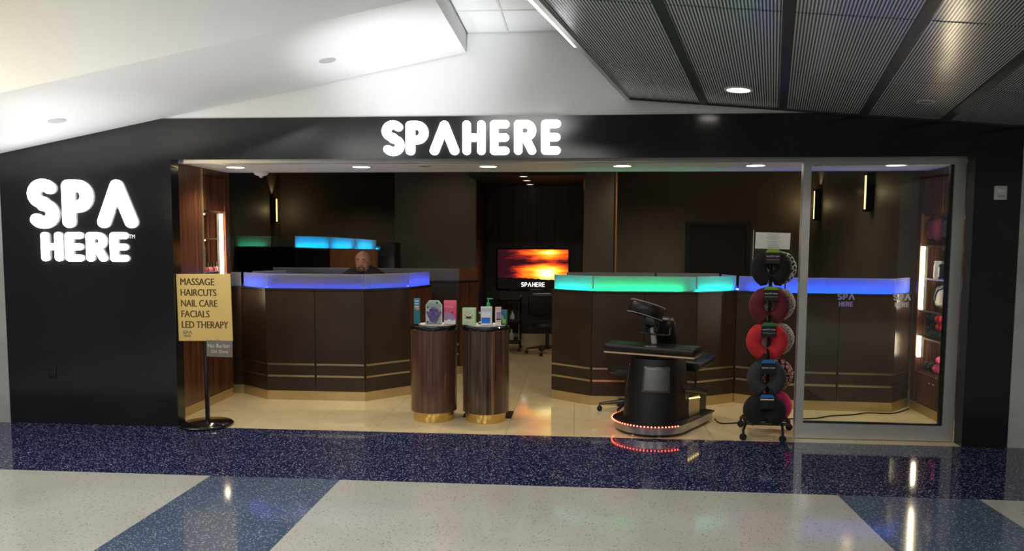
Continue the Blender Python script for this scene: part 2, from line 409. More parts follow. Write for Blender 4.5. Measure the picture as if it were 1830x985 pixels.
# ---- black facade
wl = MB().box(-5.19,-3.58,0,.13,0,2.752)
struct(wl.build('wall_left', 'black_panel'), 'glossy black facade wall left of the shop opening')
struct(MB().box(-3.58,3.22,0,.13,2.395,2.752).build('wall_header', 'black_panel'), 'black fascia over the shop opening')
struct(MB().box(3.22,3.582,0,.13,0,2.752).build('wall_right', 'black_panel'), 'black facade pier right of the glass')
struct(MB().box(-12,-5.193,.0,.13,0,3.5).build('wall_far_left', 'pale_grey'), 'pale grey wall panel left of the black facade')
struct(MB().box(3.585,10,.0,.13,0,3.5).build('wall_far_right', 'steel_wall'), 'brushed steel wall panel right of the black facade')
struct(MB().box(-5.193,3.585,.012,.13,2.752,3.5).build('wall_upper', 'white_paint'), 'white wall above the black fascia')
struct(MB().box(-12,10,-18.2,-18,0,3.5).build('wall_concourse', 'concourse_wall'), 'far concourse wall')
# ---- white sloping bulkhead on the left
def sz_(x): return 3.281+.1949*(x+.946)
b = MB(); X0, X1 = -9.0, -.946
b.hexa([(X0,-1.52,sz_(X0)),(X1,-1.52,sz_(X1)),(X1,-.001,sz_(X1)),(X0,-.001,sz_(X0)),(X0,-1.52,3.5),(X1,-1.52,3.5),(X1,-.001,3.5),(X0,-.001,3.5)])
bulk = struct(b.build('ceiling_bulkhead', 'white_paint', smooth=False), 'white sloping bulkhead above the left wall')
for (x, y) in ((-4.196,-.606), (-1.942,-.633)):
    z = sz_(x); mb = MB().lathe([(.0,-.004),(.05,-.006),(.066,-.004),(.066,.01)], 24); mb.xf(Matrix.Translation((x,y,z))@Matrix.Rotation(-math.atan(.1949),4,'Y'))
    o = mb.build('recessed_can_light', 'grey_paint')
    tag(o, 'unlit round can light in the white bulkhead '+('near its low left end' if x < -3 else 'nearer its high right end'), 'ceiling light', 'cans in the bulkhead')
# ---- tile ceiling of the concourse
ce = sroot('ceiling', (0,0,3.45), 'white tile ceiling of the concourse')
MB().box(-12,10,-18,0.012,3.475,3.55).build('ceiling_slab', 'white_paint', ce)
ct = None
gx = [-.946,-.595,.005,.605,1.205,1.805]
for iy in range(0, 4):
    for i in range(len(gx)-1):
        x0, x1 = gx[i]+.008, gx[i+1]-.008; y1 = -.6*iy-.008+.01; y0 = y1-.584
        MB().box(x0,x1,y0,y1,3.452,3.475).build('ceiling_tile', 'ceiling_tile', ce)
    MB().box(-.946,1.8,-.6*iy-.012+.01,-.6*iy+.002,3.444,3.475).build('grid_bar', 'white_plastic', ce)
for x in gx[1:-1]: MB().box(x-.008,x+.008,-2.4,.0,3.4445,3.475).build('grid_bar', 'white_plastic', ce)
# ---- dark perforated metal ceiling on the right, dropping to the right
def mz(x): return 2.909-.0804*x
SK = .249
cm = sroot('ceiling_metal', (0,0,0), 'dark perforated metal ceiling of skewed panels')
edges = [.405+.637*k for k in range(10)]; rows = [-.004,-1.2,-2.57,-3.94]
for k in range(9):
    for j in range(3):
        a, c = edges[k]+.03, edges[k+1]-.03; y1, y0 = rows[j]-(.012 if j else .02), rows[j+1]+.012
        q = [(a+SK*y0,y0),(c+SK*y0,y0),(c+SK*y1,y1),(a+SK*y1,y1)]
        MB().hexa([(x,y,mz(x)+.012) for x,y in q]+[(x,y,mz(x)+.03) for x,y in q]).build('metal_panel', 'perforated_metal', cm, smooth=False)
mat('ceiling_bar', (.05,.055,.055), .4, metal=.5)
def bar(x, w, name, z0=0., z1=.05, mt='ceiling_bar', y0=-3.94, y1=-.004):
    q = [(x-w+SK*y0,y0),(x+w+SK*y0,y0),(x+w+SK*y1,y1),(x-w+SK*y1,y1)]
    return MB().hexa([(p,y,mz(p)+z0) for p,y in q]+[(p,y,mz(p)+z1) for p,y in q]).build(name, mt, cm, smooth=False)
for k in range(1, 9): bar(edges[k], .03, 'ceiling_bar')
bar(edges[0]+.012, .018, 'edge_trim', -.005, .09, 'alu')
for y in rows[1:3]:
    q = [(edges[0]+SK*y,y-.008),(edges[-1]+SK*y,y-.008),(edges[-1]+SK*y,y+.008),(edges[0]+SK*y,y+.008)]
    MB().hexa([(p,w,mz(p)+.02) for p,w in q]+[(p,w,mz(p)+.04) for p,w in q]).build('cross_joint', 'ceiling_bar', cm, smooth=False)
q = [(edges[0],-.02),(edges[-1],-.02),(edges[-1],-.002),(edges[0],-.002)]
MB().hexa([(p,w,mz(p)-.002) for p,w in q]+[(p,w,mz(p)+.05) for p,w in q]).build('wall_trim', 'ceiling_bar', cm, smooth=False)
# linear lamp lying on the left edge of the metal ceiling
y0, y1 = -2.7, -1.6; x0, x1 = edges[0]+SK*y0, edges[0]+SK*y1
lr = thing('linear_light', (x1,y1,mz(x1)), 'white linear light along the left edge of the metal ceiling', 'ceiling light')
mb = MB(); q = [(x0-.035,y0),(x0-.008,y0),(x1-.008,y1),(x1-.035,y1)]
mb.hexa([(p,w,mz(p)+.012) for p,w in q]+[(p,w,mz(p)+.06) for p,w in q]); mb.build('housing', 'white_plastic', lr)
mb = MB(); q = [(x0-.036,y0+.02),(x0-.030,y0+.02),(x1-.030,y1-.02),(x1-.036,y1-.02)]
mb.hexa([(p,w,mz(p)+.016) for p,w in q]+[(p,w,mz(p)+.066) for p,w in q]); q = [(x0-.033,y0+.02),(x0-.010,y0+.02),(x1-.010,y1-.02),(x1-.033,y1-.02)]; mb.hexa([(p,w,mz(p)+.004) for p,w in q]+[(p,w,mz(p)+.0115) for p,w in q]); mb.build('diffuser', 'cove_white', lr)
# ---- entrance soffit with its track, dark shop ceiling, shop walls
struct(MB().box(-3.95,3.85,.131,1.35,2.40,2.46).build('ceiling_entrance', 'soffit_paint'), 'grey entrance soffit with downlights')
struct(MB().box(-3.95,3.85,1.35,1.40,2.40,3.05).build('trim_1', 'dark_wall'))
struct(MB().box(-3.58,3.22,.131,.205,2.374,2.398).build('trim_2', 'alu'), 'white metal door track across the opening')
struct(MB().box(-6.0,3.95,1.40,8.6,3.05,3.1).build('ceiling_shop', 'black_ceiling'), 'dark shop ceiling')
struct(MB().box(-1.52,.11,4.2,6.2,2.6,2.66).build('ceiling_recess', 'black_ceiling'), 'dark lowered ceiling before the screen wall')
struct(MB().box(-6.0,-5.9,.131,8.5,0,3.05).build('wall_shop_left', 'dark_wall'))
struct(MB().box(-5.9,-2.76,8.4,8.5,0,3.05).build('wall_back_left', 'dark_wall'))
struct(MB().box(-2.76,-1.52,5.0,8.4,0,3.05).build('wall_partition_left', 'dark_wall'), 'dark taupe wall left of the screen recess')
# screen wall clad in dark boards
sw = sroot('wall_screen', (0,6.2,0), 'dark wood board wall behind the screen')
MB().box(-1.52,.6,6.22,6.35,0,3.05).build('wall_core', 'jet', sw)
nb = 7; bw = 1.63/nb
for i in range(nb):
    MB().box(-1.52+i*bw+.003,-1.52+(i+1)*bw-.003,6.2,6.22,.14,2.6).build('board', 'dark_wood', sw)
struct(MB().box(-1.52,.11,6.185,6.2,0,.14).build('baseboard_screen', 'gold_satin'))
MB().box(-1.52,-1.505,5.0,6.2,.14,2.6).build('side_board', 'dark_wood', sw)
struct(MB().box(.11,.575,5.0,6.19,0,3.05).build('wall_partition_right', 'dark_wall'), 'taupe pier right of the screen recess')
struct(MB().box(.575,.60,4.985,5.02,0,3.05).build('trim_3', 'copper'), 'copper vertical trim on the taupe pier')
struct(MB().box(.10,.118,4.985,5.3,2.45,3.05).build('pier_lit_patch', 'copper'))  # orange lit patch at the pier top, put in as a copper piece
struct(MB().box(.6,3.95,6.3,6.4,0,3.05).build('wall_back_right', 'dark_wall'), 'dark taupe back wall with a black door')
struct(MB().box(3.85,3.95,.131,6.3,0,3.05).build('wall_shop_right', 'dark_wall'), 'dark taupe side wall with two sconces')
dr = sroot('door_1', (2.3,6.28,0), 'black door in the back wall')
MB().box(1.86,2.76,6.275,6.297,0,1.96).build('door_leaf', 'jet', dr)
f = MB(); f.box(1.79,1.855,6.255,6.298,0,2.02); f.box(2.765,2.83,6.255,6.298,0,2.02); f.box(1.855,2.765,6.255,6.298,1.965,2.02)
f.build('door_frame', 'black_plastic', dr); MB().ell((2.68,6.255,1.0),(.03,.03,.03)).build('door_handle', 'chrome', dr)
struct(MB().rbox((-3.585,.06,2.34),(.012,.10,.03),.003,2).build('jamb_glint', 'gold'), 'small gold piece standing in for a light glint at the top of the left jamb')  # glint of light on the jamb, put in as a gold box
# ---- glazed panel on the right of the opening
win = sroot('window_1', (2.55,.17,0), 'fixed glass panel in a pale metal frame')
MB().box(1.903,1.968,.135,.2,.005,2.374).build('frame_post', 'alu', win)
MB().box(3.125,3.215,.135,.2,.005,2.374).build('frame_post', 'alu', win)
MB().box(1.968,3.125,.135,.2,.005,.135).build('bottom_rail', 'alu', win)
MB().box(1.968,3.125,.14,.195,2.345,2.374).build('top_rail', 'alu', win)
MB().box(1.968,3.125,.155,.181,.135,.149).build('gasket', 'jet', win)
MB().box(3.10,3.125,.150,.186,.149,2.345).build('gasket', 'jet', win)
MB().box(1.968,3.10,.165,.171,.149,2.345).build('pane', 'clear_glass', win)
for xx, mt in ((2.226,'decal_purple_lit'), (2.686,'decal_white')):
    logo('SPA', xx, xx+.145, 1.205, 1.262, .162, .164, mt, win, name='logo_letter', t=.11)
    logo('HERE', xx+.015, xx+.13, 1.148, 1.19, .162, .164, mt, win, name='logo_letter', t=.10)

# ================================================================== LIT SIGNS
s1 = thing('illuminated_sign', (-.9,0,2.42), 'white glowing SPAHERE letters on the black fascia', 'sign')
logo('SPA', -1.674, -1.005, 2.424, 2.712, -.022, -.004, 'sign_white', s1, gap=.04, t=.125)
logo('HERE', -.975, -.14, 2.424, 2.712, -.022, -.004, 'sign_white', s1, gap=.13, t=.115)
mb = MB()
for x in (-1.55,-1.3,-1.15,-.9,-.65,-.45,-.25):
    MB().box(x-.01,x+.01,-.006,.001,2.55,2.57).build('standoff', 'black_plastic', s1)
s2 = thing('illuminated_sign', (-4.4,0,1.49), 'white glowing SPA HERE letters in two lines on the left black wall', 'sign')
logo('SPA', -4.92, -3.894, 1.793, 2.221, -.022, -.004, 'sign_white', s2, gap=.08, t=.125)
logo('HERE', -4.809, -3.988, 1.493, 1.755, -.022, -.004, 'sign_white', s2, gap=.09, t=.115)
text_mb('TM', -3.985, 1.70, .055, .035, -.004).build('trademark_letters', 'tm_white', s2, smooth=False)
mb = MB()
for x, z in ((-4.7,2.0),(-4.45,2.0),(-4.1,1.95),(-4.7,1.62),(-4.3,1.62),(-4.1,1.62)): MB().box(x-.012,x+.012,-.006,.001,z-.012,z+.012).build('standoff', 'black_plastic', s2)
# outlet and strobe box on the black walls
t = thing('wall_outlet', (-4.765,0,.48), 'black wall outlet low on the left black wall', 'outlet')
MB().rbox((-4.765,-.004,.48),(.075,.008,.115),.003,2).build('cover_plate', 'black_plastic', t)
for dz in (-.027,.027): MB().rbox((-4.765,-.009,.48+dz),(.034,.004,.03),.0018,2).build('socket', 'jet', t)
t = thing('wall_device', (3.417,0,2.1), 'small white alarm box high on the right black pier', 'alarm box')
MB().rbox((3.417,-.012,2.10),(.094,.024,.112),.006,2).build('housing', 'white_plastic', t)
MB().rbox((3.417,-.027,2.118),(.05,.008,.03),.003,2).build('lens', 'paper', t)
MB().box(3.39,3.444,-.026,-.024,2.065,2.08).build('marking', 'ink_grey', t)

# ================================================================== DOWNLIGHTS
def downlight(x, y, z, lit, label, group, r=.084, tilt=None, power=27, mt='downlight_glow', spot=135):
    t = thing('recessed_downlight', (x,y,z), label, 'ceiling light', group)
    ring = MB().lathe([(r*1.0,.004),(r*1.22,.0),(r*1.25,-.006),(r*1.0,-.008),(r*.98,.004)], 28, (x,y,z))
    ln = MB().lathe([(0.0,-.0025),(r*.6,-.003),(r*.99,-.003),(r*.99,.004),(0.0,.004)], 28, (x,y,z))
    if tilt:
        Mx = Matrix.Translation((x,y,z))@Matrix.Rotation(tilt,4,'Y')@Matrix.Translation((-x,-y,-z)); ring.xf(Mx); ln.xf(Mx)
    ring.build('trim_ring', 'white_plastic' if lit else 'grey_paint', t); ln.build('lens', mt if lit else 'black_plastic', t)
    if lit and power: lamp('downlight_lamp', 'SPOT', (x,y,z-.02), power, (1,.86,.64), (x,y,0), .05, spot, .6, parent=t)
names = ['nearest the left shelf','second from the left shelf','above the right pedestal','above the right end of the recess','above the pillow rack','behind the glass panel']
for x, nme in zip((-3.312,-2.065,-.839,.42,1.637,2.882), names):
    downlight(x, .72, 2.40, True, 'round lit downlight in the entrance soffit, '+nme, 'entrance downlights')
for x, nme in ((-1.44,'between the pedestals and left counter'),(2.185,'just behind the glass post')):
    downlight(x, .70, 2.40, False, 'small dark sprinkler cover in the entrance soffit '+nme, 'sprinkler covers', .05)
downlight(1.19, -.65, mz(1.19)+.012, True, 'lit round downlight in the dark metal ceiling', 'metal ceiling lights', .085, math.atan(.0804), 14)
downlight(2.52, -.68, mz(2.52)+.012, False, 'unlit round can light in the dark metal ceiling', 'metal ceiling lights', .05, math.atan(.0804))
for y, nme in ((4.3,'nearest'),(5.05,'middle'),(5.85,'farthest')):
    downlight(-.75, y, 2.6, True, 'small spotlight in the dark recess ceiling, %s of three'%nme, 'recess spotlights', .055, None, 0, 'small_glow')
t = thing('smoke_detector', (-3.28,1.25,2.40), 'white smoke detector at the back edge of the entrance soffit', 'detector')
MB().lathe([(.075,0),(.075,-.02),(.06,-.035),(.03,-.045),(0,-.045)], 24, (-3.28,1.25,2.40)).build('housing', 'white_plastic', t)
MB().lathe([(.022,-.045),(.018,-.06),(0,-.062)], 16, (-3.28,1.25,2.40)).build('sensor', 'white_plastic', t)

# ================================================================== SCONCES
def sconce(x, y, z, sgn, label):
    t = thing('wall_sconce', (x,y,z), label, 'wall lamp', 'wall sconces')
    w = sgn
    MB().box(min(x,x+w*.02),max(x,x+w*.02),y-.06,y+.06,z-.25,z+.25).build('back_plate', 'jet', t)
    MB().box(min(x+w*.02,x+w*.09),max(x+w*.02,x+w*.09),y-.045,y+.045,z-.22,z+.22).build('shade', 'sconce_glow', t)
    for dz in (-.235,.235): MB().box(min(x+w*.02,x+w*.1),max(x+w*.02,x+w*.1),y-.055,y+.055,z+dz-.015,z+dz+.015).build('cap', 'jet', t)
    for dy in (-.055,.045): MB().box(min(x+w*.02,x+w*.1),max(x+w*.02,x+w*.1),y+dy,y+dy+.01,z-.22,z+.22).build('frame_rail', 'jet', t)
    lamp('sconce_lamp', 'SPOT', (x+w*.06,y,z+.27), 3.0, (1,.7,.35), (x+w*.02,y,z+1), .03, 80, .6, parent=t)
    lamp('sconce_lamp', 'POINT', (x+w*.16,y,z), 1.6, (1,.70,.36), None, .05, parent=t)
sconce(3.85, 3.88, 2.345, -1, 'glowing wall sconce on the right side wall nearest the shelf unit')
sconce(3.85, 6.05, 2.28, -1, 'glowing wall sconce farther back beside the glass post')
sconce(-5.9, 8.0, 2.26, 1, 'glowing wall sconce on the far left wall')

# ================================================================== COUNTERS
ZT, ZG0, ZG1 = 1.165, 1.188, 1.338
for k, c in LEDC.items():
    emis('led_'+k, c, 68.0)
    emis('led_'+k+'_dim', c, 44.0)
    emis('led_'+k+'_faint', c, 10.0)
def counter(name, root_loc, label, segs, group='reception counters'):
    """segs: (p0, p1, n_panels, led or None, led_from, led_to, cladding)"""
    t = thing('reception_counter', root_loc, label, 'counter', group)
    for sg in segs:
        p0, p1, n, led, l0, l1 = sg[:6]; clad = sg[6] if len(sg) > 6 else 'panel_brown'; strips = sg[7] if len(sg) > 7 else True
        gm = sg[8] if len(sg) > 8 else 'frosted_glass'
        P0, P1 = Vector(p0), Vector(p1); d = P1-P0; Ln = d.length; u = d/Ln
        MB().seg(p0, p1, .012, .05, .0, ZT).build('carcass', 'jet', t)
        MB().seg(p0, p1, .004, .012, .0, .098).build('plinth', 'gold_satin', t)
        for i in range(n):
            a = P0+u*(Ln*i/n+.003); c = P0+u*(Ln*(i+1)/n-.003)
            for (z0, z1) in ((.10,.242),(.272,.368),(.398,ZT-.004)) if strips else ((.10,ZT-.004),):
                MB().seg(a, c, 0, .012, z0, z1).build('panel', clad, t)
            if strips:
                a2 = P0+u*(Ln*i/n+.012); c2 = P0+u*(Ln*(i+1)/n-.012)
                for z0 in (.246,.372): MB().seg(a2, c2, -.002, .012, z0, z0+.022).build('metal_strip', 'strip_metal', t)
        MB().seg(p0, p1, -.006, .30, ZT, ZG0-.002).build('counter_top', 'counter_cap', t)
        a = P0+u*.015; c = P1-u*.015
        pane = MB().seg(a, c, .02, .03, ZG0-.001, ZG1).build('glass_screen', gm, t)
        if led:
            a = P0+u*(Ln*l0+.012); c = P0+u*(Ln*l1-.012)
            so = .048 if 'faint' in led else .074; MB().seg(a, c, so, so+.014, ZG0, ZG0+.008).build('led_strip', 'led_'+led, pane); MB().seg(a, c, so+.018, so+.024, ZG0-.001, ZG0+.04).build('led_baffle', 'jet', pane)  # unseen black strip added to keep led light off the rear walls
    return t
counter('c', (-2.73,1.24,0), 'dark brown reception counter with blue lit glass in front of the man', [
    ((-4.3,1.535),(-3.645,1.53),1,None,0,1),
    ((-3.645,1.53),(-3.257,1.239),1,'blue_dim',.05,.95),
    ((-3.257,1.239),(-2.195,1.245),2,'deep_faint',.02,.98),
    ((-2.195,1.245),(-1.80,1.655),1,'blue_faint',.02,.98),
    ((-1.80,1.655),(-1.655,2.15),2,'deep_dim',.02,.98,'walnut',False),
    ((-3.63,1.80),(-3.37,2.2),1,'deep_faint',0,1),
])
counter('c', (-2.6,3.0,0), 'dark rear counter with unlit grey glass and wooden end, behind the pedestals', [
    ((-3.9,3.0),(-2.7,3.0),2,None,0,1), ((-2.7,3.0),(-1.46,3.0),2,None,0,1), ((-1.46,3.0),(-1.245,3.2),2,None,0,1,'walnut',False,'frosted_copper_reflect')])
counter('c', (.7,1.35,0), 'dark brown counter with green lit glass behind the massage chair', [
    ((-.253,1.611),(.168,1.30),1,'teal_dim',.02,.98),
    ((.168,1.30),(1.235,1.335),2,'green_dim',.0,.88),
    ((1.235,1.335),(1.676,1.605),1,'teal',.02,.97),
    ((1.57,2.02),(1.66,1.66),1,'deep_dim',0,1),
    ((-.12,2.2),(.9,2.2),2,None,0,1), ((.9,2.2),(1.62,2.2),2,None,0,1),
])
counter('c', (2.6,1.26,0), 'dark brown counter with blue lit glass behind the glass panel', [
    ((1.676,1.605),(2.09,1.31),1,'blue_dim',.2,.98),
    ((2.09,1.31),(3.155,1.262),2,'blue',.0,.98),
    ((3.155,1.262),(3.425,1.56),1,'blue',.02,.98),
])
# taller screens farther back on the left
def tall_screen(label, pts, led, body_mat, zb=1.57, group='tall screens'):
    """pts: plan points with the height of the glass top at each"""
    a = pts[0]
    t = thing('partition_screen', (a[0],a[1],0), label, 'partition', group)
    for p, q, bm_, ld in zip(pts[:-1], pts[1:], body_mat, led):
        MB().seg(p[:2], q[:2], 0, .04, 0, zb-.006).build('panel', bm_, t)
        P0, P1 = Vector(p[:2]), Vector(q[:2]); d = (P1-P0).normalized(); n = Vector((-d.y,d.x))
        A, B_ = P0+d*.008, P1-d*.008
        g = MB().hexa([(A.x+n.x*.012,A.y+n.y*.012,zb),(B_.x+n.x*.012,B_.y+n.y*.012,zb),(B_.x+n.x*.022,B_.y+n.y*.022,zb),(A.x+n.x*.022,A.y+n.y*.022,zb),
                 (A.x+n.x*.012,A.y+n.y*.012,p[2]),(B_.x+n.x*.012,B_.y+n.y*.012,q[2]),(B_.x+n.x*.022,B_.y+n.y*.022,q[2]),(A.x+n.x*.022,A.y+n.y*.022,p[2])]).build('glass_screen', 'frosted_glass' if ld else 'frosted_dim', t)
        MB().seg(P0, P1, 0, .14, zb-.006, zb).build('cap', 'counter_cap', t)
        if ld: MB().seg(P0+d*.06, P1-d*.11, .072, .088, zb+.001, zb+.010).build('led_strip', 'led_'+ld, g); MB().seg(A, B_, .092, .098, zb, zb+.04).build('led_baffle', 'jet', g)  # black strip behind the led is added to block its light
    return t
mat('brown_panel_warm', (.24,.10,.042), .45, var=.1)
tall_screen('tall dark partition topped by bright cyan glass behind the man', [(-4.46,5.30,1.752),(-3.52,4.20,1.735),(-3.03,3.78,1.712),(-2.65,3.42,1.692)], ['cyan','cyan','cyan'], ['jet','brown_panel_warm','brown_panel_warm'])
tall_screen('dark partition topped by dim green glass beside the left shelf', [(-6.0+.12,6.35,1.757),(-5.28,6.4,1.75),(-4.75,6.0,1.66)], ['dimgreen_faint',None], ['jet','jet'])
t = thing('tall_cabinet', (-2.75,4.3,0), 'plain dark cabinet right of the cyan glass', 'cabinet')
MB().rbox((-2.78,4.42,.83),(.40,.36,1.66),.008,2).build('body', 'jet', t)
MB().rbox((-2.78,4.235,.86),(.37,.012,1.54),.004,2).build('door', 'black_plastic', t)
MB().box(-2.63,-2.62,4.215,4.23,.9,1.05).build('handle', 'chrome', t)

# ================================================================== SHELF UNITS
def shelf_unit(name, label, X, sgn, y0, yn0, yn1, y1, zn0, zn1, shelves, tube, zlow):
    """X: front plane; sgn: +1 the unit lies towards +X"""
    t = thing('display_shelf_unit', (X+sgn*.25,(y0+y1)/2,0), label, 'shelf unit', 'wall display shelves')
    D = .42
    def bx(nm, a, b, ya, yb, za, zb, mt): 
        p, q = X+sgn*a, X+sgn*b
        return MB().box(min(p,q),max(p,q),ya,yb,za,zb).build(nm, mt, t)
    bx('side_panel', 0, D, y0, yn0-.03, .09, 2.395, 'walnut')
    bx('brass_strip', -.008, .02, yn0-.03, yn0, .0, 2.395, 'gold_satin')
    bx('end_panel', 0, D, yn1, y1, .09, 2.395, 'walnut')
    up = bx('upper_door', .012, .03, yn0+.02, yn1-.004, zn1+.02, 2.33, 'walnut')
    bx('top_panel', 0, D, yn0, yn1, 2.335, 2.395, 'walnut')
    bx('upper_box', .03, D, yn0, yn1, zn1, 2.335, 'walnut')
    bx('back_panel', D-.02, D, yn0, yn1, zn0, zn1, 'walnut')
    n = 2; w = (yn1-yn0)/n
    bx('lower_box', .03, D, yn0, yn1, .09, zn0, 'walnut')
    for i in range(n):
        dd = bx('lower_door', .008, .03, yn0+w*i+.003, yn0+w*(i+1)-.003, .10, zn0-.02, 'walnut')
        yk = yn0+w*(i+1)-.04 if i == 0 else yn0+w*i+.04
        MB().ell((X+sgn*.002,yk,zn0-.09),(.008,.008,.008),8,6).build('knob', 'chrome', dd)
    bx('plinth', .004, D, y0, y1, 0, .09, 'gold_satin')
    for z in shelves:
        sh = bx('shelf', .015, D-.02, yn0+.004, yn1-.004, z-.006, z+.006, 'shelf_glass')
        MB().box(min(X+sgn*.006,X+sgn*.0148),max(X+sgn*.006,X+sgn*.0148),yn0+.004,yn1-.03,z-.008,z+.008).build('shelf_edge', 'strip_metal', sh)  # metal strip added so the lit edge of the glass shows brighter
    for (ya, z0, z1) in tube:
        tb = MB().tube([(X+sgn*.012,ya,z0),(X+sgn*.012,ya,z1)], .019, 12).build('light_tube', 'tube_glow', t)
        MB().box(min(X+sgn*.02,X+sgn*.05),max(X+sgn*.02,X+sgn*.05),ya-.015,ya+.015,z0,z1).build('tube_channel', 'alu', t)
    return t
def puck(t, x, y, z, k=1.0):
    p = MB().lathe([(0,0),(.022,0),(.024,-.006),(.02,-.012),(0,-.012)], 16, (x,y,z)).build('puck_light', 'downlight_glow', t)
    lamp('puck_lamp', 'POINT', (x,y,z-.03), 2.6*k, (1,.86,.66), None, .02, parent=t)
lu = shelf_unit('l', 'walnut display shelf unit with a bright light tube behind the yellow sign', -3.70, -1, .20, .81, 1.30, 1.40, .80, 1.965, (1.70,1.365,1.05), ((1.22,1.0,1.96),), .8)
ru = shelf_unit('r', 'walnut display shelf unit full of neck pillows behind the glass', 3.43, 1, .22, .70, 1.43, 1.52, .42, 1.955, (1.66,1.34,1.02,.75), ((1.385,1.03,1.655),(1.385,.55,.76)), .42)

for z in (1.954,1.692): puck(lu, -3.745, .89, z, .5)  # unseen pucks added to brighten the left shelf
for z in (1.954,1.652,1.332,1.012,.742): puck(ru, 3.475, .86, z)
# ---- goods on the left shelf
t = thing('product_box', (-3.85,.96,1.371), 'dark boxed product with white print on the left shelf', 'box')
MB().rbox((-3.84,.93,1.50),(.10,.20,.25),.004,2).build('carton', 'navy_box' if False else 'plush_navy', t)
for i in range(5): MB().box(-3.789,-3.787,.85,.90+.1*random.random(),1.60-.035*i,1.612-.035*i).build('print_line', 'white_ink', t)
mat('polish_red', (.45,.02,.03), .2, coat=.5); mat('polish_pink', (.6,.2,.2), .2, coat=.5)
for i in range(6):
    y = .84+.062*i
    t = thing('nail_polish_bottle', (-3.745,y,1.371), '%s black capped nail polish bottle, %s from the brass strip on the left shelf' % (('red' if i in (1,2,4) else 'pale'), ('first','second','third','fourth','fifth','sixth')[i]), 'bottle', 'nail polish row')
    MB().lathe([(.0,0),(.02,0),(.021,.03),(.012,.042),(.0,.042)], 12, (-3.745,y,1.371)).build('bottle', 'polish_red' if i in (1,2,4) else 'polish_pink', t)
    MB().lathe([(.0,.042),(.0105,.042),(.009,.09),(.0,.092)], 10, (-3.745,y,1.371)).build('cap', 'jet', t)

# ================================================================== NECK PILLOWS
def u_pillow(mb, c, W, H, r, M_=None, gap=.02, n=30, k=10):
    """horseshoe tube in the XZ plane, opening downwards, centred at c"""
    a, b_ = W/2-r, H/2-r; pts = []; rs = []
    for i in range(n+1):
        th = R(-90+5)+(R(360-10))*i/n      # from the lower right round the top to the lower left
        q = abs(2*i/n-1)                   # 1 at the tips
        pts.append(Vector((a*math.cos(th)*(1-.10*max(0,-math.sin(th)))+(.30*r*(1 if math.cos(th)>0 else -1) if math.sin(th)<-.9 else 0), 0, b_*math.sin(th))))
        rr = r*(1.0-.06*q); 
        if i in (0,n): rr *= .5
        elif i in (1,n-1): rr *= .9
        if abs(i-n/2) < 3: rr *= .88
        rs.append(rr)
    s0 = len(mb.v); mb.tube(pts, rs, k)
    Mx = Matrix.Translation(c)@(M_ or Matrix.Identity(4)); mb.xf(Mx, s0); return mb
def hang_tag(t, x, y, z, w, top_mt, words):
    """card folded over the pillow: black card with a coloured head"""
    cd = MB().rbox((x,y,z-.05),(w,.004,.095),.0015,1).build('hang_tag', 'jet', t)
    MB().prism([(x-w/2,z-.002),(x+w/2,z-.002),(x+w*.36,z+.026),(x-w*.36,z+.026)], y-.003, y+.002, 'y').build('tag_head', top_mt, cd)
    if words == 'wb':
        text_mb("world's best", x-w*.44, z-.04, w*.88, .016, y-.0032).build('tag_lettering', 'white_ink', cd, smooth=False)
        MB().box(x-w*.42,x+w*.42,y-.004,y-.0025,z-.064,z-.061).build('tag_rule', 'ink_grey', cd)
    elif words == 'mf':
        text_mb("MEMORY FOAM", x-w*.44, z-.05, w*.88, .013, y-.0032).build('tag_lettering', 'white_ink', cd, smooth=False)
    else:
        MB().box(x-w*.45,x+w*.45,y-.004,y-.0025,z-.022,z-.010).build('tag_rule', 'note_ink', cd)
mat('tag_green', (.20,.45,.03), .4); mat('tag_dkgreen', (.03,.2,.05), .4); mat('tag_blue', (.02,.16,.55), .4)
rk = thing('pillow_rack', (1.66,.25,0), 'black wheeled display rack hung with neck pillows in front of the glass post', 'rack')
px_, py_ = 1.70, .30
MB().tube([(px_,py_,.09),(px_,py_,1.66)], .016, 12).build('post', 'black_plastic', rk)
b = MB()
b.tube([(1.49,.16,.115),(1.86,.16,.115)], .014, 8); b.tube([(1.86,.16,.115),(1.90,.44,.115)], .014, 8); b.tube([(1.49,.16,.115),(1.53,.46,.115)], .014, 8); b.tube([(1.53,.46,.115),(1.90,.44,.115)], .014, 8)
b.tube([(1.51,.30,.115),(1.88,.30,.115)], .014, 8)
b.build('base_frame', 'black_plastic', rk)
for (x, y, ax, ay) in ((1.44,.02,1.49,.16),(1.76,-.02,1.80,.16),(1.93,.42,1.90,.42),(1.52,.50,1.53,.46)):
    lg = MB().tube([(ax,ay,.115),(x,y,.085)], .012, 8).build('leg', 'black_plastic', rk)
    w = MB().lathe([(0,-.011),(.027,-.011),(.031,-.005),(.031,.005),(.027,.011),(0,.011)], 16); w.xf(Matrix.Translation((x,y,.031))@Matrix.Rotation(R(90),4,'X')); w.build('caster', 'jet', lg)
    MB().box(x-.008,x+.008,y-.016,y+.016,.05,.09).build('caster_fork', 'black_plastic', lg)
for z in (1.62,1.28,.965,.655,.345):
    MB().tube([(px_,.13,z+.0),(px_,.47,z+.0)], .006, 8).build('peg', 'black_plastic', rk)
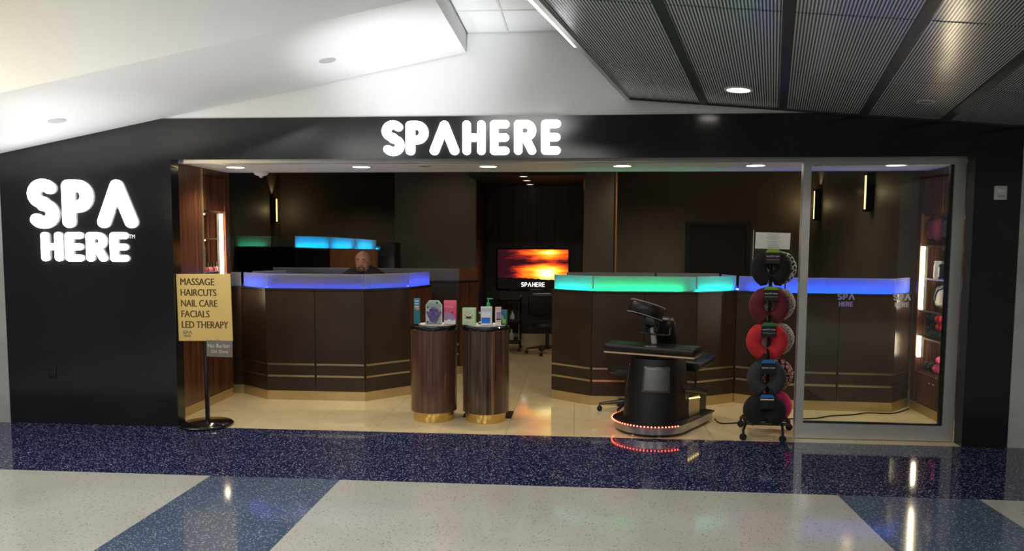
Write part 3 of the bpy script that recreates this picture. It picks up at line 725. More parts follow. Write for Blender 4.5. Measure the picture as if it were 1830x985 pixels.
PILS = [('black',1.672,1.462,.345,.352,.070,'tag_green','wb','black plush neck pillow, topmost on the front of the rack'),
        ('maroon',1.668,1.142,.350,.356,.066,'tag_green','wb','maroon plush neck pillow, second from the top of the rack'),
        ('red',1.657,.832,.360,.356,.067,'tag_dkgreen','wb','bright red plush neck pillow in the middle of the rack'),
        ('slate',1.663,.512,.340,.352,.066,'tag_blue','mf','dark slate plush neck pillow, fourth from the top of the rack'),
        ('black',1.655,.222,.380,.335,.090,'tag_blue','x','black plush neck pillow, lowest on the front of the rack')]
for c, x, z, w, h, r, tg, wd, lb in PILS:
    t = thing('neck_pillow', (x,.20,z-h/2), lb, 'pillow', 'pillows on the front of the rack')
    u_pillow(MB(), (x,.19,z), w, h, r).build('cushion', 'plush_'+c, t)
    hang_tag(t, x-.005, .19-r-.006, z+h/2-.03, .125, tg, wd)
for c, z, lb in (('chain',1.462,'neck pillow with a black and white chain print, topmost behind the rack'),('knit',1.142,'grey knitted neck pillow, second from the top behind the rack'),
             ('knit',.832,'grey knitted neck pillow behind the bright red one'),('leopard',.512,'pink leopard print neck pillow behind the slate one'),('pink',.222,'pink plush neck pillow, lowest behind the rack')):
    t = thing('neck_pillow', (1.745,.40,z-.165), lb, 'pillow', 'pillows on the back of the rack')
    u_pillow(MB(), (1.775,.40,z), .345, .33, .066).build('cushion', 'plush_'+c, t)
t = thing('paper_notice', (1.70,.28,1.62), 'white printed notice in a clear holder on top of the pillow rack', 'notice')
MB().box(1.535,1.86,.268,.272,1.52,1.80).build('holder', 'clear_acrylic', t)
MB().box(1.533,1.537,.262,.278,1.50,1.80).build('holder_edge', 'alu', t)
MB().rbox((1.698,.262,1.705),(.295,.003,.142),.001,1,Matrix.Rotation(R(1.5),3,'Y')).build('sheet', 'paper', t)
for i in range(8):
    w = .04+.03*random.random()
    MB().box(1.70-w,1.70+w,.2585,.2595,1.762-.0165*i,1.766-.0165*i).build('print_line', 'ink_grey', t)

# ---- goods on the right shelf (seen through the glass, facing -X)
RZ = Matrix.Rotation(R(-90),4,'Z')      # XZ-plane things turned to face -X
def shelf_pillow(c, loc, W, H, r, label, group, lay=False, rot=0):
    t = thing('neck_pillow', (loc[0],loc[1],loc[2]-(r if lay else H/2)), label, 'pillow', group)
    Mx = RZ
    if lay: Mx = Matrix.Rotation(R(rot),4,'Z')@Matrix.Rotation(R(90),4,'X')
    u_pillow(MB(), loc, W, H, r, Mx).build('cushion', 'plush_'+c, t)
shelf_pillow('maroon', (3.53,1.32,1.668+.142), .26, .28, .068, 'maroon neck pillow standing on the top shelf behind the glass', 'shelf pillows')
shelf_pillow('navy', (3.57,1.10,1.668+.142), .25, .275, .07, 'navy neck pillow standing on the top shelf beside the maroon one', 'shelf pillows')
shelf_pillow('olive', (3.55,.92,1.668+.142), .25, .275, .07, 'grey green neck pillow at the near end of the top shelf', 'shelf pillows')
for i, (y, mt, lab) in enumerate(((1.22,'white_plastic','white jar on the second glass shelf by the light tube'),(1.12,'jet','black labelled can on the second glass shelf'))):
    t = thing('product_can', (3.52,y,1.346), lab, 'can', 'cans on the second shelf')
    MB().lathe([(0,0),(.04,0),(.042,.01),(.042,.13),(.036,.145),(0,.145)], 18, (3.52,y,1.346)).build('body', mt, t)
    MB().lathe([(0,.145),(.037,.145),(.037,.17),(0,.172)], 18, (3.52,y,1.346)).build('lid', 'white_plastic', t)
    if mt == 'jet': MB().box(3.475,3.479,y-.015,y+.015,1.37,1.46).build('label_print', 'white_ink', t)
t = thing('folded_cap', (3.60,1.05,1.346), 'white soft mask pouch leaning behind the cans on the second shelf', 'pouch')
MB().ell((3.66,1.08,1.436),(.06,.11,.09)).build('pouch', 'plush_grey', t)
for k, y in enumerate((.99,.89)):
    t = thing('acrylic_case', (3.52,y,1.346), 'clear acrylic case on the second shelf, %s the cans' % ('next to' if k == 0 else 'farther from'), 'case', 'acrylic cases')
    b = MB(); b.box(3.46,3.58,y-.045,y-.041,1.346,1.62); b.box(3.46,3.58,y+.041,y+.045,1.346,1.62); b.box(3.576,3.58,y-.041,y+.041,1.346,1.62); b.box(3.46,3.464,y-.041,y+.041,1.346,1.62)
    b.build('walls', 'clear_acrylic', t); MB().box(3.48,3.56,y-.03,y+.03,1.352,1.52).build('product', 'white_plastic', t)
t = thing('travel_bag', (3.58,1.05,1.026), 'black rounded travel bag on the third shelf behind the glass', 'bag')
MB().rbox((3.59,1.06,1.166),(.18,.46,.27),.085,5).build('body', 'leather', t)
MB().tube([(3.497,1.06+.17*math.cos(R(a)),1.13+.15*math.sin(R(a))) for a in range(0,181,15)], .007, 8).build('piping', 'plush_grey', t)
MB().tube([(3.59,1.06+.07*math.cos(R(a)),1.29+.035*math.sin(R(a))) for a in range(0,181,20)], .009, 8).build('handle', 'jet', t)
i = 0
for row, (zz, cols) in enumerate(((.805,('navy','black','red','black')),(.885,('black','red','navy','black')),(.955,('navy','red','black','slate')))):
    for kx, c in enumerate(cols[:3]):
        y = 1.30-.20*kx-.03*(row%2)
        lab = {'navy':'navy','black':'black','red':'red','slate':'slate'}[c]
        pos = ('far','middle','near')[kx]; lev = ('bottom','middle','top')[row]
        shelf_pillow(c, (3.555,y,zz), .21, .20, .042, '%s folded neck pillow at the %s end, %s row of the lower pile' % (lab,pos,lev) if kx != 1 else '%s folded neck pillow in the centre, %s row of the lower pile' % (lab,lev), 'piled shelf pillows', True, 90)
for c, y, z, lab in (('black',1.28,.470,'black folded neck pillow on the bottom shelf by the light tube'),('hotpink',1.08,.472,'hot pink folded neck pillow on the bottom shelf, lower of two'),
                ('hotpink',1.02,.562,'hot pink folded neck pillow on the bottom shelf, upper of two'),('black',.86,.472,'black folded neck pillow at the near end of the bottom shelf')):
    shelf_pillow(c, (3.55,y,z), .21, .21, .046, lab, 'bottom shelf pillows', True, 90)

# ================================================================== PEDESTALS
def pedestal(x, y, mt, label):
    t = thing('display_pedestal', (x,y,0), label, 'pedestal', 'round display pedestals')
    MB().lathe([(0,.0),(.190,.0),(.192,.004),(.192,.092),(0,.092)], 48, (x,y,0)).build('brass_base', 'gold', t)
    MB().lathe([(0,.092),(.216,.092),(.218,.096),(.218,.862),(0,.862)], 48, (x,y,0)).build('drum', mt, t)
    MB().lathe([(0,.862),(.219,.862),(.224,.870),(.224,.895),(.218,.902),(0,.902)], 48, (x,y,0)).build('top', 'black_gloss', t)
    return t
pedestal(-1.335, .56, 'zebra', 'round brown wood pedestal on a brass base nearer the left counter')
pedestal(-.838, .56, 'zebra_b', 'round striped wood pedestal on a brass base nearer the middle aisle')
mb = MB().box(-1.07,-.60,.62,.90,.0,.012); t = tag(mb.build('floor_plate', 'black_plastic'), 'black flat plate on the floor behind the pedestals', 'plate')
ZP = .9025
def tray(x, y, rx, ry, label):
    t = MB().lathe([(0,0),(1,.0),(1.06,.008),(1.04,.010),(.98,.004),(0,.003)], 36, (x,y,ZP), rx, ry)
    return tag(t.build('paper_tray', 'paper'), label, 'tray', 'white trays on the pedestals')
tray(-1.30, .53, .165, .14, 'shallow white tray on the left pedestal')
tray(-.835, .53, .175, .15, 'shallow white tray on the right pedestal')
ZB = ZP+.0105
def carton(name, x, y, w, d, h, mt, label, rz=0, extra=None):
    t = thing(name, (x,y,ZB), label, 'box', None, R(rz))
    MB().rbox((0,0,h/2),(w,d,h),.002,2).build('carton', mt, t, world=False)
    if extra: extra(t, w, d, h)
    return t
mat('teal', (.02,.17,.22), .35); mat('pinkbox', (.75,.09,.17), .35); mat('palegreen', (.42,.66,.38), .4); mat('cream_card', (.62,.62,.40), .5)
mat('green_plastic', (.02,.45,.12), .3); mat('blue_print', (.01,.18,.65), .35); mat('pale_blue', (.5,.62,.75), .4); mat('purple_plastic', (.22,.12,.42), .18, coat=.4)
mat('mint_card', (.45,.62,.5), .4); mat('salmon', (.75,.42,.36), .4); mat('lime', (.3,.5,.06), .4); mat('mauve', (.35,.22,.42), .4); mat('tan', (.5,.28,.12), .5)
def face(t, name, mt, x0, x1, z0, z1, d, k=0): return MB().box(x0,x1,-d/2-.0012-.0004*k,-d/2-.0002,z0,z1).build(name, mt, t, world=False)
def ex_teal(t, w, d, h):
    for i in range(3): face(t, 'print_block', 'pale_blue', -w*.35, w*.3, h-.03-.025*i, h-.018-.025*i, d)
    mb = MB().lathe([(0,0),(.020,0),(.020,.001),(0,.001)], 20); mb.xf(Matrix.Translation((.004,-d/2,h*.62))@Matrix.Rotation(R(90),4,'X')); mb.build('round_print', 'tan', t, world=False)
carton('product_box', -1.487, .52, .058, .045, .238, 'teal', 'slim teal box standing at the left edge of the left pedestal', 8, ex_teal)
# blister card with the purple hand massager
t = thing('massager_pack', (-1.322,.50,ZB), 'clear blister pack with a purple knobbed hand massager', 'pack')
pl = [(-.078,0.005),(-.07,0),(.07,0),(.078,.005),(.078,.18),(.045,.222),(-.045,.222),(-.078,.18)]
MB().prism(pl, -.004, .004, 'y').build('backing_card', 'white_plastic', t, world=False)
MB().prism([(-.072,.165),(.072,.165),(.072,.18),(.042,.216),(-.042,.216),(-.072,.18)], -.0055, -.004, 'y').build('header_print', 'mint_card', t, world=False)
mb = MB(); mb.ell((0,-.022,.085),(.055,.016,.045)); mb.ell((0,-.02,.05),(.04,.014,.035)); mb.tube([(-.05,-.018,.1),(-.068,-.016,.118)], [.014,.008], 8); mb.tube([(.05,-.018,.1),(.068,-.016,.118)], [.014,.008], 8)
mb.ell((0,-.02,.13),(.042,.014,.035)); body = mb.build('massager', 'purple_plastic', t, world=False)
for (x, z) in ((-.02,.14),(.022,.14),(0,.105),(-.03,.085),(.03,.085),(0,.055)): MB().ell((x,-.036,z),(.015,.010,.015),12,8).build('roller_ball', 'purple_plastic', body, world=False)
for (x, z) in ((-.058,.155),(-.06,.02),(.03,.2)): 
    MB().box(x-.008,x+.008,-.006,-.004,z-.008,z+.008).build('print_block', 'ink_dark', t, world=False)
sh = MB().prism([(a*.96,.005+b*.96) for a,b in pl], -.05, -.0495, 'y'); sh.prism([(-.076,.003),(.076,.003),(.076,.006),(-.076,.006)], -.05,-.004,'y'); sh.build('blister', 'clear_acrylic', t, world=False)
def ex_pink(t, w, d, h):
    face(t, 'lower_print', 'white_plastic', -w/2+.002, w/2-.002, .003, .05, d)
    for (x, z, r) in ((-.03,.09,.028),(0,.075,.03),(.03,.06,.024),(-.04,.055,.02)):
        m2 = MB().lathe([(0,0),(r,0),(r,.0012),(0,.0014)], 18); m2.xf(Matrix.Translation((x*.9,-d/2-.001,z))@Matrix.Rotation(R(90),4,'X')); m2.build('massager_print', 'mauve', t, world=False)
    text_mb('Roll Bouncy', -w*.40, h*.70, w*.66, .016, -d/2-.0012).build('print_lettering', 'white_ink', t, world=False, smooth=False)
    m2 = MB().lathe([(0,0),(.008,0),(.008,.001),(0,.001)], 14); m2.xf(Matrix.Translation((w*.2,-d/2-.0004,h*.5))@Matrix.Rotation(R(90),4,'X')); m2.build('print_dot', 'ink_dark', t, world=False)
carton('product_box', -1.17, .52, .115, .045, .222, 'pinkbox', 'pink box with purple massager print on the left pedestal', -4, ex_pink)
def ex_green(t, w, d, h):
    face(t, 'centre_print', 'cream_card', -w*.42, w*.42, h*.2, h*.86, d)
    text_mb('RELAX', -w*.28, h*.68, w*.56, .018, -d/2-.0016).build('print_lettering', 'ink_grey', t, world=False, smooth=False)
    m2 = MB()
    for a, b in (((-.04,.095),(-.02,.075)),((.04,.095),(.02,.075)),((-.042,.065),(-.015,.07)),((.042,.065),(.015,.07))): m2.tube([(a[0],-d/2-.002,a[1]),(b[0],-d/2-.002,b[1])], .0022, 6)
    m2.rbox((0,-d/2-.002,.07),(.045,.003,.022),.001,1); m2.build('massager_print', 'ink_dark', t, world=False)
carton('product_box', -.985, .48, .122, .06, .158, 'palegreen', 'pale green box on the left of the right pedestal', -3, ex_green)
def ex_blk(t, w, d, h):
    face(t, 'print_block', 'white_ink', -w*.4, w*.4, h*.82, h*.92, d); face(t, 'print_block', 'white_ink', -w*.4, w*.4, .01, .025, d)
carton('product_box', -.880, .57, .06, .05, .122, 'jet', 'small black box between the green box and the sanitizer', 0, ex_blk)
def ex_blue(t, w, d, h):
    face(t, 'blue_print', 'blue_print', -w*.44, w*.34, .02, h*.42, d); face(t, 'white_print', 'paper', -w*.44, w*.3, h*.44, h*.72, d)
    face(t, 'pale_print', 'pale_blue', -w*.44, w*.42, h*.76, h*.95, d)
carton('product_box', -.822, .46, .105, .05, .172, 'white_plastic', 'white and blue box in front of the sanitizer bottle', 3, ex_blue)
def ex_salm(t, w, d, h):
    face(t, 'top_print', 'salmon', -w*.48, w*.48, h*.8, h*.99, d); face(t, 'middle_print', 'mauve', -w*.25, w*.48, h*.3, h*.75, d); face(t, 'low_print', 'salmon', -w*.3, w*.4, .03, .06, d)
carton('product_box', -.715, .48, .052, .045, .168, 'white_plastic', 'slim white and salmon box at the right of the right pedestal', 0, ex_salm)
def ex_col(t, w, d, h):
    face(t, 'lime_print', 'lime', w*.05, w*.45, .01, h*.4, d); 
    m2 = MB().lathe([(0,0),(.028,0),(.028,.0014),(0,.0014)], 20); m2.xf(Matrix.Translation((-.012,-d/2-.0005,h*.5))@Matrix.Rotation(R(90),4,'X')); m2.build('round_print', 'grey_paint', t, world=False)
carton('product_box', -.682, .57, .085, .05, .135, 'teal', 'teal and lime box at the far right of the right pedestal', -10, ex_col)
t = thing('sanitizer_bottle', (-.815,.55,ZB), 'clear hand sanitizer bottle with green pump on the right pedestal', 'bottle')
MB().lathe([(0,0),(.042,0),(.044,.006),(.044,.115),(.036,.145),(.016,.165),(.014,.175),(0,.175)], 24).build('bottle', 'clear_acrylic', t, world=False)
MB().lathe([(0,.004),(.040,.004),(.040,.10),(0,.10)], 20).build('gel', 'shelf_glass', t, world=False)
pm = MB().lathe([(0,.170),(.017,.170),(.018,.200),(.008,.206),(.0055,.210),(.0055,.235),(0,.236)], 16).build('pump', 'green_plastic', t, world=False)
MB().rbox((.014,0,.240),(.055,.016,.011),.004,2).build('pump_head', 'green_plastic', pm, world=False)

# ================================================================== SIGN STAND
t = thing('sign_stand', (-3.345,.07,0), 'yellow service sign on a black pole with a round base', 'sign')
MB().lathe([(0,0),(.225,0),(.232,.006),(.232,.018),(.215,.032),(.06,.046),(.03,.052),(0,.052)], 48, (-3.345,.07,0)).build('base', 'black_gloss', t)
MB().tube([(-3.338,.075,.045),(-3.338,.075,1.37)], .021, 16).build('pole', 'black_gloss', t)
bd = MB().rbox((-3.320,.035,1.085),(.503,.014,.604),.004,2,Matrix.Rotation(R(-.8),3,'Y')).build('sign_board', 'yellow_sign', t)
words = [('MASSAGE',.315),('HAIRCUTS',.33),('NAIL CARE',.335),('FACIALS',.26),('LED THERAPY',.43)]
for i, (wd, w) in enumerate(words):
    text_mb(wd, -3.538+.001*i, 1.285-.0965*i, w, .062, .0268, .0045).build('lettering', 'ink_brown', bd, smooth=False)
logo('SPA', -3.527, -3.44, .843, .875, .0262, .0272, 'note_grey', bd, name='logo_letter', t=.09)
logo('HERE', -3.517, -3.448, .818, .836, .0262, .0272, 'note_grey', bd, name='logo_letter', t=.08)
nt = MB().rbox((-3.188,.030,.715),(.242,.004,.150),.0015,1,Matrix.Rotation(R(1),3,'Y')).build('note_plate', 'note_grey', t)
text_mb('No Barber', -3.295, .725, .21, .034, .0265).build('note_lettering', 'note_ink', nt, smooth=False)
text_mb('On Duty', -3.265, .668, .16, .036, .0265).build('note_lettering', 'note_ink', nt, smooth=False)
MB().box(-3.205,-3.19,.024,.05,.775,.80).build('clip', 'chrome', nt)

# ================================================================== MASSAGE CHAIR (local: -y forward, x to the viewer's right)
ch = thing('massage_chair', (.69,.33,0), 'black massage chair with red lights round its silver base', 'massage chair', None, R(-36))
def B(mb, nm, mt, parent=None): return mb.build(nm, mt, parent or ch, world=False)
def stadium(r, yb, n=28, cut=0): return [(r*math.cos(R(180+180*i/n)), r*math.sin(R(180+180*i/n))) for i in range(n+1)]+[(r*.88,yb),(-r*.88,yb)]
B(MB().prism(stadium(.33,.62), .03, .098), 'base_skirt', 'steel')
B(MB().prism(stadium(.31,.58), .012, .032), 'base_underside', 'jet')
top = B(MB().prism(stadium(.337,.66), .098, .112), 'base_plate', 'black_plastic')
for (x, y) in ((-.2,-.2),(.2,-.2),(.22,.45),(-.22,.45),(0,-.3)): B(MB().lathe([(0,0),(.016,0),(.016,.014),(0,.014)], 12, (x,y,0)), 'levelling_foot', 'chrome')
rail = B(MB().tube([(.342*math.cos(R(a)), .342*math.sin(R(a)), .103) for a in range(172,345,4)], .0055, 6), 'light_rail', 'black_plastic')
bead = None
for i in range(34):
    a = R(174+168*i/33); x, y = .349*math.cos(a), .349*math.sin(a)
    if bead is None:
        bead = MB().ell((0,0,0),(.0075,.0075,.006),8,6).build('led_bead', 'red_led', rail, world=False); bead.location = (x,y,.103)
    else: child(bead, 'led_bead', rail, (x,y,.103))
# front column: half oval shell that leans back and narrows
def oval(w, f, yb, y0, n=24): return [(w*math.cos(R(180+180*i/n)), y0+f*math.sin(R(180+180*i/n))) for i in range(n+1)]+[(w,yb),(-w,yb)]
def loft(levels):
    mb = MB(); n = len(levels[0][1]); vs = []; fs = []
    for z, pl_ in levels: vs += [(x,y,z) for x,y in pl_]
    for j in range(len(levels)-1):
        for i in range(n): fs.append((j*n+i, j*n+(i+1)%n, (j+1)*n+(i+1)%n, (j+1)*n+i))
    fs.append(tuple(range(n-1,-1,-1))); fs.append(tuple((len(levels)-1)*n+i for i in range(n)))
    return mb.add(vs, fs)
def colw(z): k = (z-.112)/.55; return .262-.045*k, .27-.05*k, .02+.04*k
lv = []
for z in (.112,.25,.40,.52,.66): w, f, y0 = colw(z); lv.append((z, oval(w,f,.22,y0)))
B(loft(lv), 'front_column', 'leather')
# silver service plate wrapped on the right flank
vs = []; fs = []; n = 10
for j, z in enumerate((.375,.40,.575,.60)):
    w, f, y0 = colw(z)
    for i in range(n+1):
        a = R(275+60*i/n); vs.append(((w+.006)*math.cos(a), y0+(f+.006)*math.sin(a), z))
for j in range(3):
    for i in range(n): k = j*(n+1)+i; fs.append((k,k+1,k+n+2,k+n+1))
o = B(MB().add(vs, fs), 'side_plate', 'dark_steel'); sm = o.modifiers.new('thick', 'SOLIDIFY'); sm.thickness = .006
vs = []; fs = []
for z in (.375,.40,.575,.60):
    w, f, y0 = colw(z)
    for i in range(5): a = R(196+12*i/4); vs.append(((w+.004)*math.cos(a), y0+(f+.004)*math.sin(a), z))
for j in range(3):
    for i in range(4): k = j*5+i; fs.append((k,k+1,k+6,k+5))
o = B(MB().add(vs, fs), 'side_trim', 'chrome'); sm = o.modifiers.new('thick', 'SOLIDIFY'); sm.thickness = .004
# arm rest with pale wooden board
B(MB().rbox((0.02,-.04,.745),(.84,.26,.075),.03,4,Matrix.Rotation(R(13),3,'Z')), 'arm_pad', 'leather')
mat('pale_wood', (.62,.40,.22), .45)
B(MB().rbox((0.02,-.04,.700),(.82,.25,.014),.004,2,Matrix.Rotation(R(13),3,'Z')), 'arm_board', 'pale_wood')
B(MB().box(-.12,.12,-.08,.16,.655,.694), 'arm_bracket', 'black_plastic')
# seat, knee rests and their boxes
B(MB().rbox((.06,.52,.575),(.44,.38,.10),.045,4,Matrix.Rotation(R(8),3,'X')), 'seat_pad', 'leather')
B(MB().tube([(0.03,.50,.112),(0.03,.50,.55)], .05, 16), 'seat_post', 'black_plastic')
B(MB().tube([(0,.16,.30),(0,.40,.40)], .035, 10), 'seat_brace', 'chrome')
for s in (-1,1):
    B(MB().rbox((s*.175,.37,.335),(.17,.46,.06),.025,3,Matrix.Rotation(R(-14),3,'X')), 'knee_pad', 'leather')
    bx_ = MB(); bx_.hexa([(s*.175-.075,.16,.112),(s*.175+.075,.16,.112),(s*.175+.075,.57,.112),(s*.175-.075,.57,.112),(s*.175-.075,.16,.355),(s*.175+.075,.16,.355),(s*.175+.075,.57,.26),(s*.175-.075,.57,.26)])
    bo = B(bx_, 'knee_box', 'black_plastic')
    x = s*.252
    B(MB().box(min(x,x+s*.004),max(x,x+s*.004),.22,.43,.118,.290), 'side_panel', 'strip_metal', bo)
    for i in range(5): B(MB().ell((x+s*.010,.235+.045*i,.283-.004*i),(.006,.006,.005),8,6), 'led_bead', 'yellow_led', bo)
# chest pad and face cradle
B(MB().rbox((.0,.17,.885),(.30,.13,.28),.06,5,Matrix.Rotation(R(24),3,'X')), 'chest_pad', 'leather')
B(MB().tube([(0,.05,.70),(0,.0,.92)], .026, 10), 'support_tube', 'grey_paint')
br = MB(); 
for s in (-1,1):
    br.tube([(s*.03,.0,.88),(s*.07,-.02,.96),(s*.05,-.06,1.04)], .009, 8); br.tube([(s*.13,.06,.86),(s*.04,-.02,.87)], .008, 8); br.tube([(s*.13,.06,.86),(s*.12,.1,.93)], .008, 8)
    br.rbox((s*.05,-.02,.95),(.02,.08,.12),.006,2)
br.tube([(-.12,-.02,.87),(.12,-.02,.87)], .008, 8); br.rbox((0,-.03,.98),(.13,.10,.05),.01,2)
B(br, 'cradle_bracket', 'black_plastic')
# horseshoe face cushion, opening towards the sitter, tipped forward
pts = []; rs = []
for i in range(25):
    a = R(-58+ (296)*i/24); pts.append(Vector((.118*math.cos(a), -.118*math.sin(a), 0))); rs.append(.052 if 0 < i < 24 else .03)
mb = MB(); n = 12; vs = []; fs = []
for i, p in enumerate(pts):
    rad = p.normalized(); k_ = rs[i]
    for q in range(n):
        a = 2*math.pi*q/n; cc, ss = math.cos(a), math.sin(a)
        sx_ = abs(cc)**.6*(1 if cc > 0 else -1); sy_ = abs(ss)**.6*(1 if ss > 0 else -1)
        vs.append(p+rad*(k_*.85*sx_)+Vector((0,0,k_*1.15*sy_)))
for i in range(len(pts)-1):
    for q in range(n): fs.append((i*n+q, i*n+(q+1)%n, (i+1)*n+(q+1)%n, (i+1)*n+q))
fs.append(tuple(range(n-1,-1,-1))); fs.append(tuple((len(pts)-1)*n+q for q in range(n)))
mb.add(vs, fs); mb.xf(Matrix.Translation((-.04,-.05,1.085))@Matrix.Rotation(R(9),4,'Y')@Matrix.Rotation(R(-16),4,'X'))
cr_ = B(mb, 'face_cushion', 'leather')
for dz, rr in ((.056,.158),(-.056,.158)):
    m3 = MB().tube([(rr*math.cos(R(a)), -rr*math.sin(R(a)), dz) for a in range(-50,231,10)], .0028, 6)
    m3.xf(Matrix.Translation((-.04,-.05,1.085))@Matrix.Rotation(R(9),4,'Y')@Matrix.Rotation(R(-16),4,'X')); B(m3, 'piping', 'grey_paint', cr_)
# power cord
pts = [(1.30,.60,.05),(1.36,.60,.008),(1.53,.64,.007),(1.80,.74,.007),(2.07,.86,.007),(2.3,.90,.007),(2.5,1.03,.007),(2.72,1.10,.007),(2.9,1.20,.007),(3.10,1.19,.007),(3.24,1.28,.007),(3.40,1.45,.007)]
sm_ = []
for i in range(len(pts)-1):
    p0 = Vector(pts[max(i-1,0)]); p1 = Vector(pts[i]); p2 = Vector(pts[i+1]); p3 = Vector(pts[min(i+2,len(pts)-1)])
    for k in range(5):
        tt = k/5; sm_.append(.5*((2*p1)+(p2-p0)*tt+(2*p0-5*p1+4*p2-p3)*tt*tt+(3*p1-p0-3*p2+p3)*tt**3))
sm_.append(Vector(pts[-1]))
tag(MB().tube(sm_, .006, 6).build('power_cord', 'jet'), 'black power cord from the massage chair across the tiles behind the glass', 'cord')

# ================================================================== STOOL, SCREEN, CART, OFFICE CHAIR
def star_chair(name, loc, label, cat, seat_z, seat_r, back, mt, group=None, rz=0, R_=.28):
    t = thing(name, loc, label, cat, group, rz)
    MB().lathe([(0,seat_z-.045),(seat_r*.9,seat_z-.045),(seat_r,seat_z-.02),(seat_r*.97,seat_z+.01),(seat_r*.7,seat_z+.025),(0,seat_z+.028)], 28, (0,0,0), 1, .9).build('seat', mt, t, world=False)
    MB().tube([(0,0,.10),(0,0,seat_z-.05)], [.026,.02], 12).build('gas_lift', 'black_plastic', t, world=False)
    MB().lathe([(0,.07),(.045,.07),(.04,.12),(0,.12)], 14).build('hub', 'black_plastic', t, world=False)
    for i in range(5):
        a = 2*math.pi*i/5+.2; c, s = math.cos(a), math.sin(a)
        lg = MB().tube([(.02*c,.02*s,.11),(R_*c,R_*s,.075)], [.022,.013], 8).build('leg', 'black_plastic', t, world=False)
        w = MB()
        for k in (-.012,.012):
            q = MB().lathe([(0,-.008),(.024,-.008),(.027,0),(.024,.008),(0,.008)], 12); q.xf(Matrix.Translation((R_*c-s*k,R_*s+c*k,.027))@Matrix.Rotation(a,4,'Z')@Matrix.Rotation(R(90),4,'X')); w.add(q.v, q.f)
        w.tube([(R_*c,R_*s,.03),(R_*c,R_*s,.08)], .007, 6); w.build('caster', 'jet', lg, world=False)
    if back:
        MB().rbox((0,.20,seat_z+.25),(.44,.05,.34),.02,3).build('backrest', mt, t, world=False)
        MB().tube([(0,.10,seat_z-.05),(0,.22,seat_z-.03),(0,.235,seat_z+.2)], .018, 8).build('back_bracket', 'black_plastic', t, world=False)
        MB().rbox((0,.20,seat_z+.43),(.30,.02,.016),.005,2).build('back_trim', 'grey_paint', t, world=False)
        for s in (-1,1):
            MB().tube([(s*.2,.05,seat_z-.03),(s*.26,.05,seat_z),(s*.26,.05,seat_z+.2),(s*.26,-.1,seat_z+.21)], .014, 8).build('armrest', 'black_plastic', t, world=False)
    return t
star_chair('rolling_stool', (.52,1.02,0), 'low black rolling stool behind the massage chair', 'stool', .44, .20, False, 'leather', None, .35, .27)
star_chair('office_chair', (-.42,4.9,0), 'black swivel office chair below the screen', 'chair', .46, .24, True, 'jet', None, .5, .31)
# screen with a sunset picture
tv = thing('wall_screen_display', (-.713,6.19,.9), 'flat screen showing an orange sunset in the dark recess', 'television')
MB().rbox((-.713,6.165,1.217),(1.21,.05,.70),.008,2).build('bezel', 'black_gloss', tv)
m_, N, L, B_ = newmat('sunset'); N.remove(B_)
tc = N.new('ShaderNodeTexCoord'); sp = N.new('ShaderNodeSeparateXYZ'); L.new(tc.outputs['Generated'], sp.inputs[0])
def math_(op, a, b=None, c=None):
    n_ = N.new('ShaderNodeMath'); n_.operation = op
    for i_, v_ in enumerate((a,b,c)):
        if v_ is None: continue
        if isinstance(v_, (int,float)): n_.inputs[i_].default_value = v_
        else: L.new(v_, n_.inputs[i_])
    return n_.outputs[0]
mp = N.new('ShaderNodeMapping'); mp.inputs['Scale'].default_value = (2.2,1,7.0); L.new(tc.outputs['Generated'], mp.inputs[0])
nz = N.new('ShaderNodeTexNoise'); nz.inputs['Scale'].default_value = 1.6; nz.inputs['Detail'].default_value = 5; L.new(mp.outputs[0], nz.inputs['Vector'])
X_, Z_ = sp.outputs[0], sp.outputs[2]
dx = math_('MULTIPLY', math_('SUBTRACT', X_, .70), 1.9); dz = math_('MULTIPLY', math_('SUBTRACT', Z_, .40), 2.3)
d1 = math_('SQRT', math_('ADD', math_('MULTIPLY',dx,dx), math_('MULTIPLY',dz,dz)))
dx2 = math_('MULTIPLY', math_('SUBTRACT', X_, .72), 1.5); dz2 = math_('MULTIPLY', math_('SUBTRACT', Z_, .92), 3.2)
d2 = math_('SQRT', math_('ADD', math_('MULTIPLY',dx2,dx2), math_('MULTIPLY',dz2,dz2)))
sun = math_('MAXIMUM', math_('SUBTRACT', 1.0, d1), math_('SUBTRACT', .78, d2))
val = math_('ADD', sun, math_('MULTIPLY_ADD', nz.outputs['Fac'], .9, -.36))
band = math_('MULTIPLY', math_('MAXIMUM', math_('SUBTRACT', .10, math_('ABSOLUTE', math_('SUBTRACT', Z_, .66))), 0.0), 2.6)
val = math_('SUBTRACT', val, band)
cr = N.new('ShaderNodeValToRGB'); e = cr.color_ramp.elements; e[0].position = 0; e[0].color = (.02,.004,.006,1); e[1].position = 1; e[1].color = (1.4,1.2,.55,1)
for p_, c_ in ((.18,(.16,.012,.01,1)),(.36,(.62,.05,.01,1)),(.56,(1.0,.20,.012,1)),(.76,(1.0,.55,.03,1))):
    q_ = e.new(p_); q_.color = c_
L.new(val, cr.inputs[0])
n2 = N.new('ShaderNodeTexNoise'); n2.inputs['Scale'].default_value = 14; L.new(tc.outputs['Generated'], n2.inputs['Vector'])
hor = math_('ADD', math_('MULTIPLY_ADD', n2.outputs['Fac'], .10, .21), math_('MULTIPLY', math_('SUBTRACT', .5, X_), .06))
land = math_('LESS_THAN', Z_, hor)
mx = N.new('ShaderNodeMixRGB'); mx.inputs[2].default_value = (.004,.003,.003,1); L.new(land, mx.inputs[0]); L.new(cr.outputs[0], mx.inputs[1])
em = N.new('ShaderNodeEmission'); em.inputs[1].default_value = 1.7; L.new(mx.outputs[0], em.inputs[0]); L.new(em.outputs[0], N['Material Output'].inputs[0])
sc_ = MB().box(-1.297,-.129,6.137,6.139,.895,1.548).build('screen', 'sunset', tv)
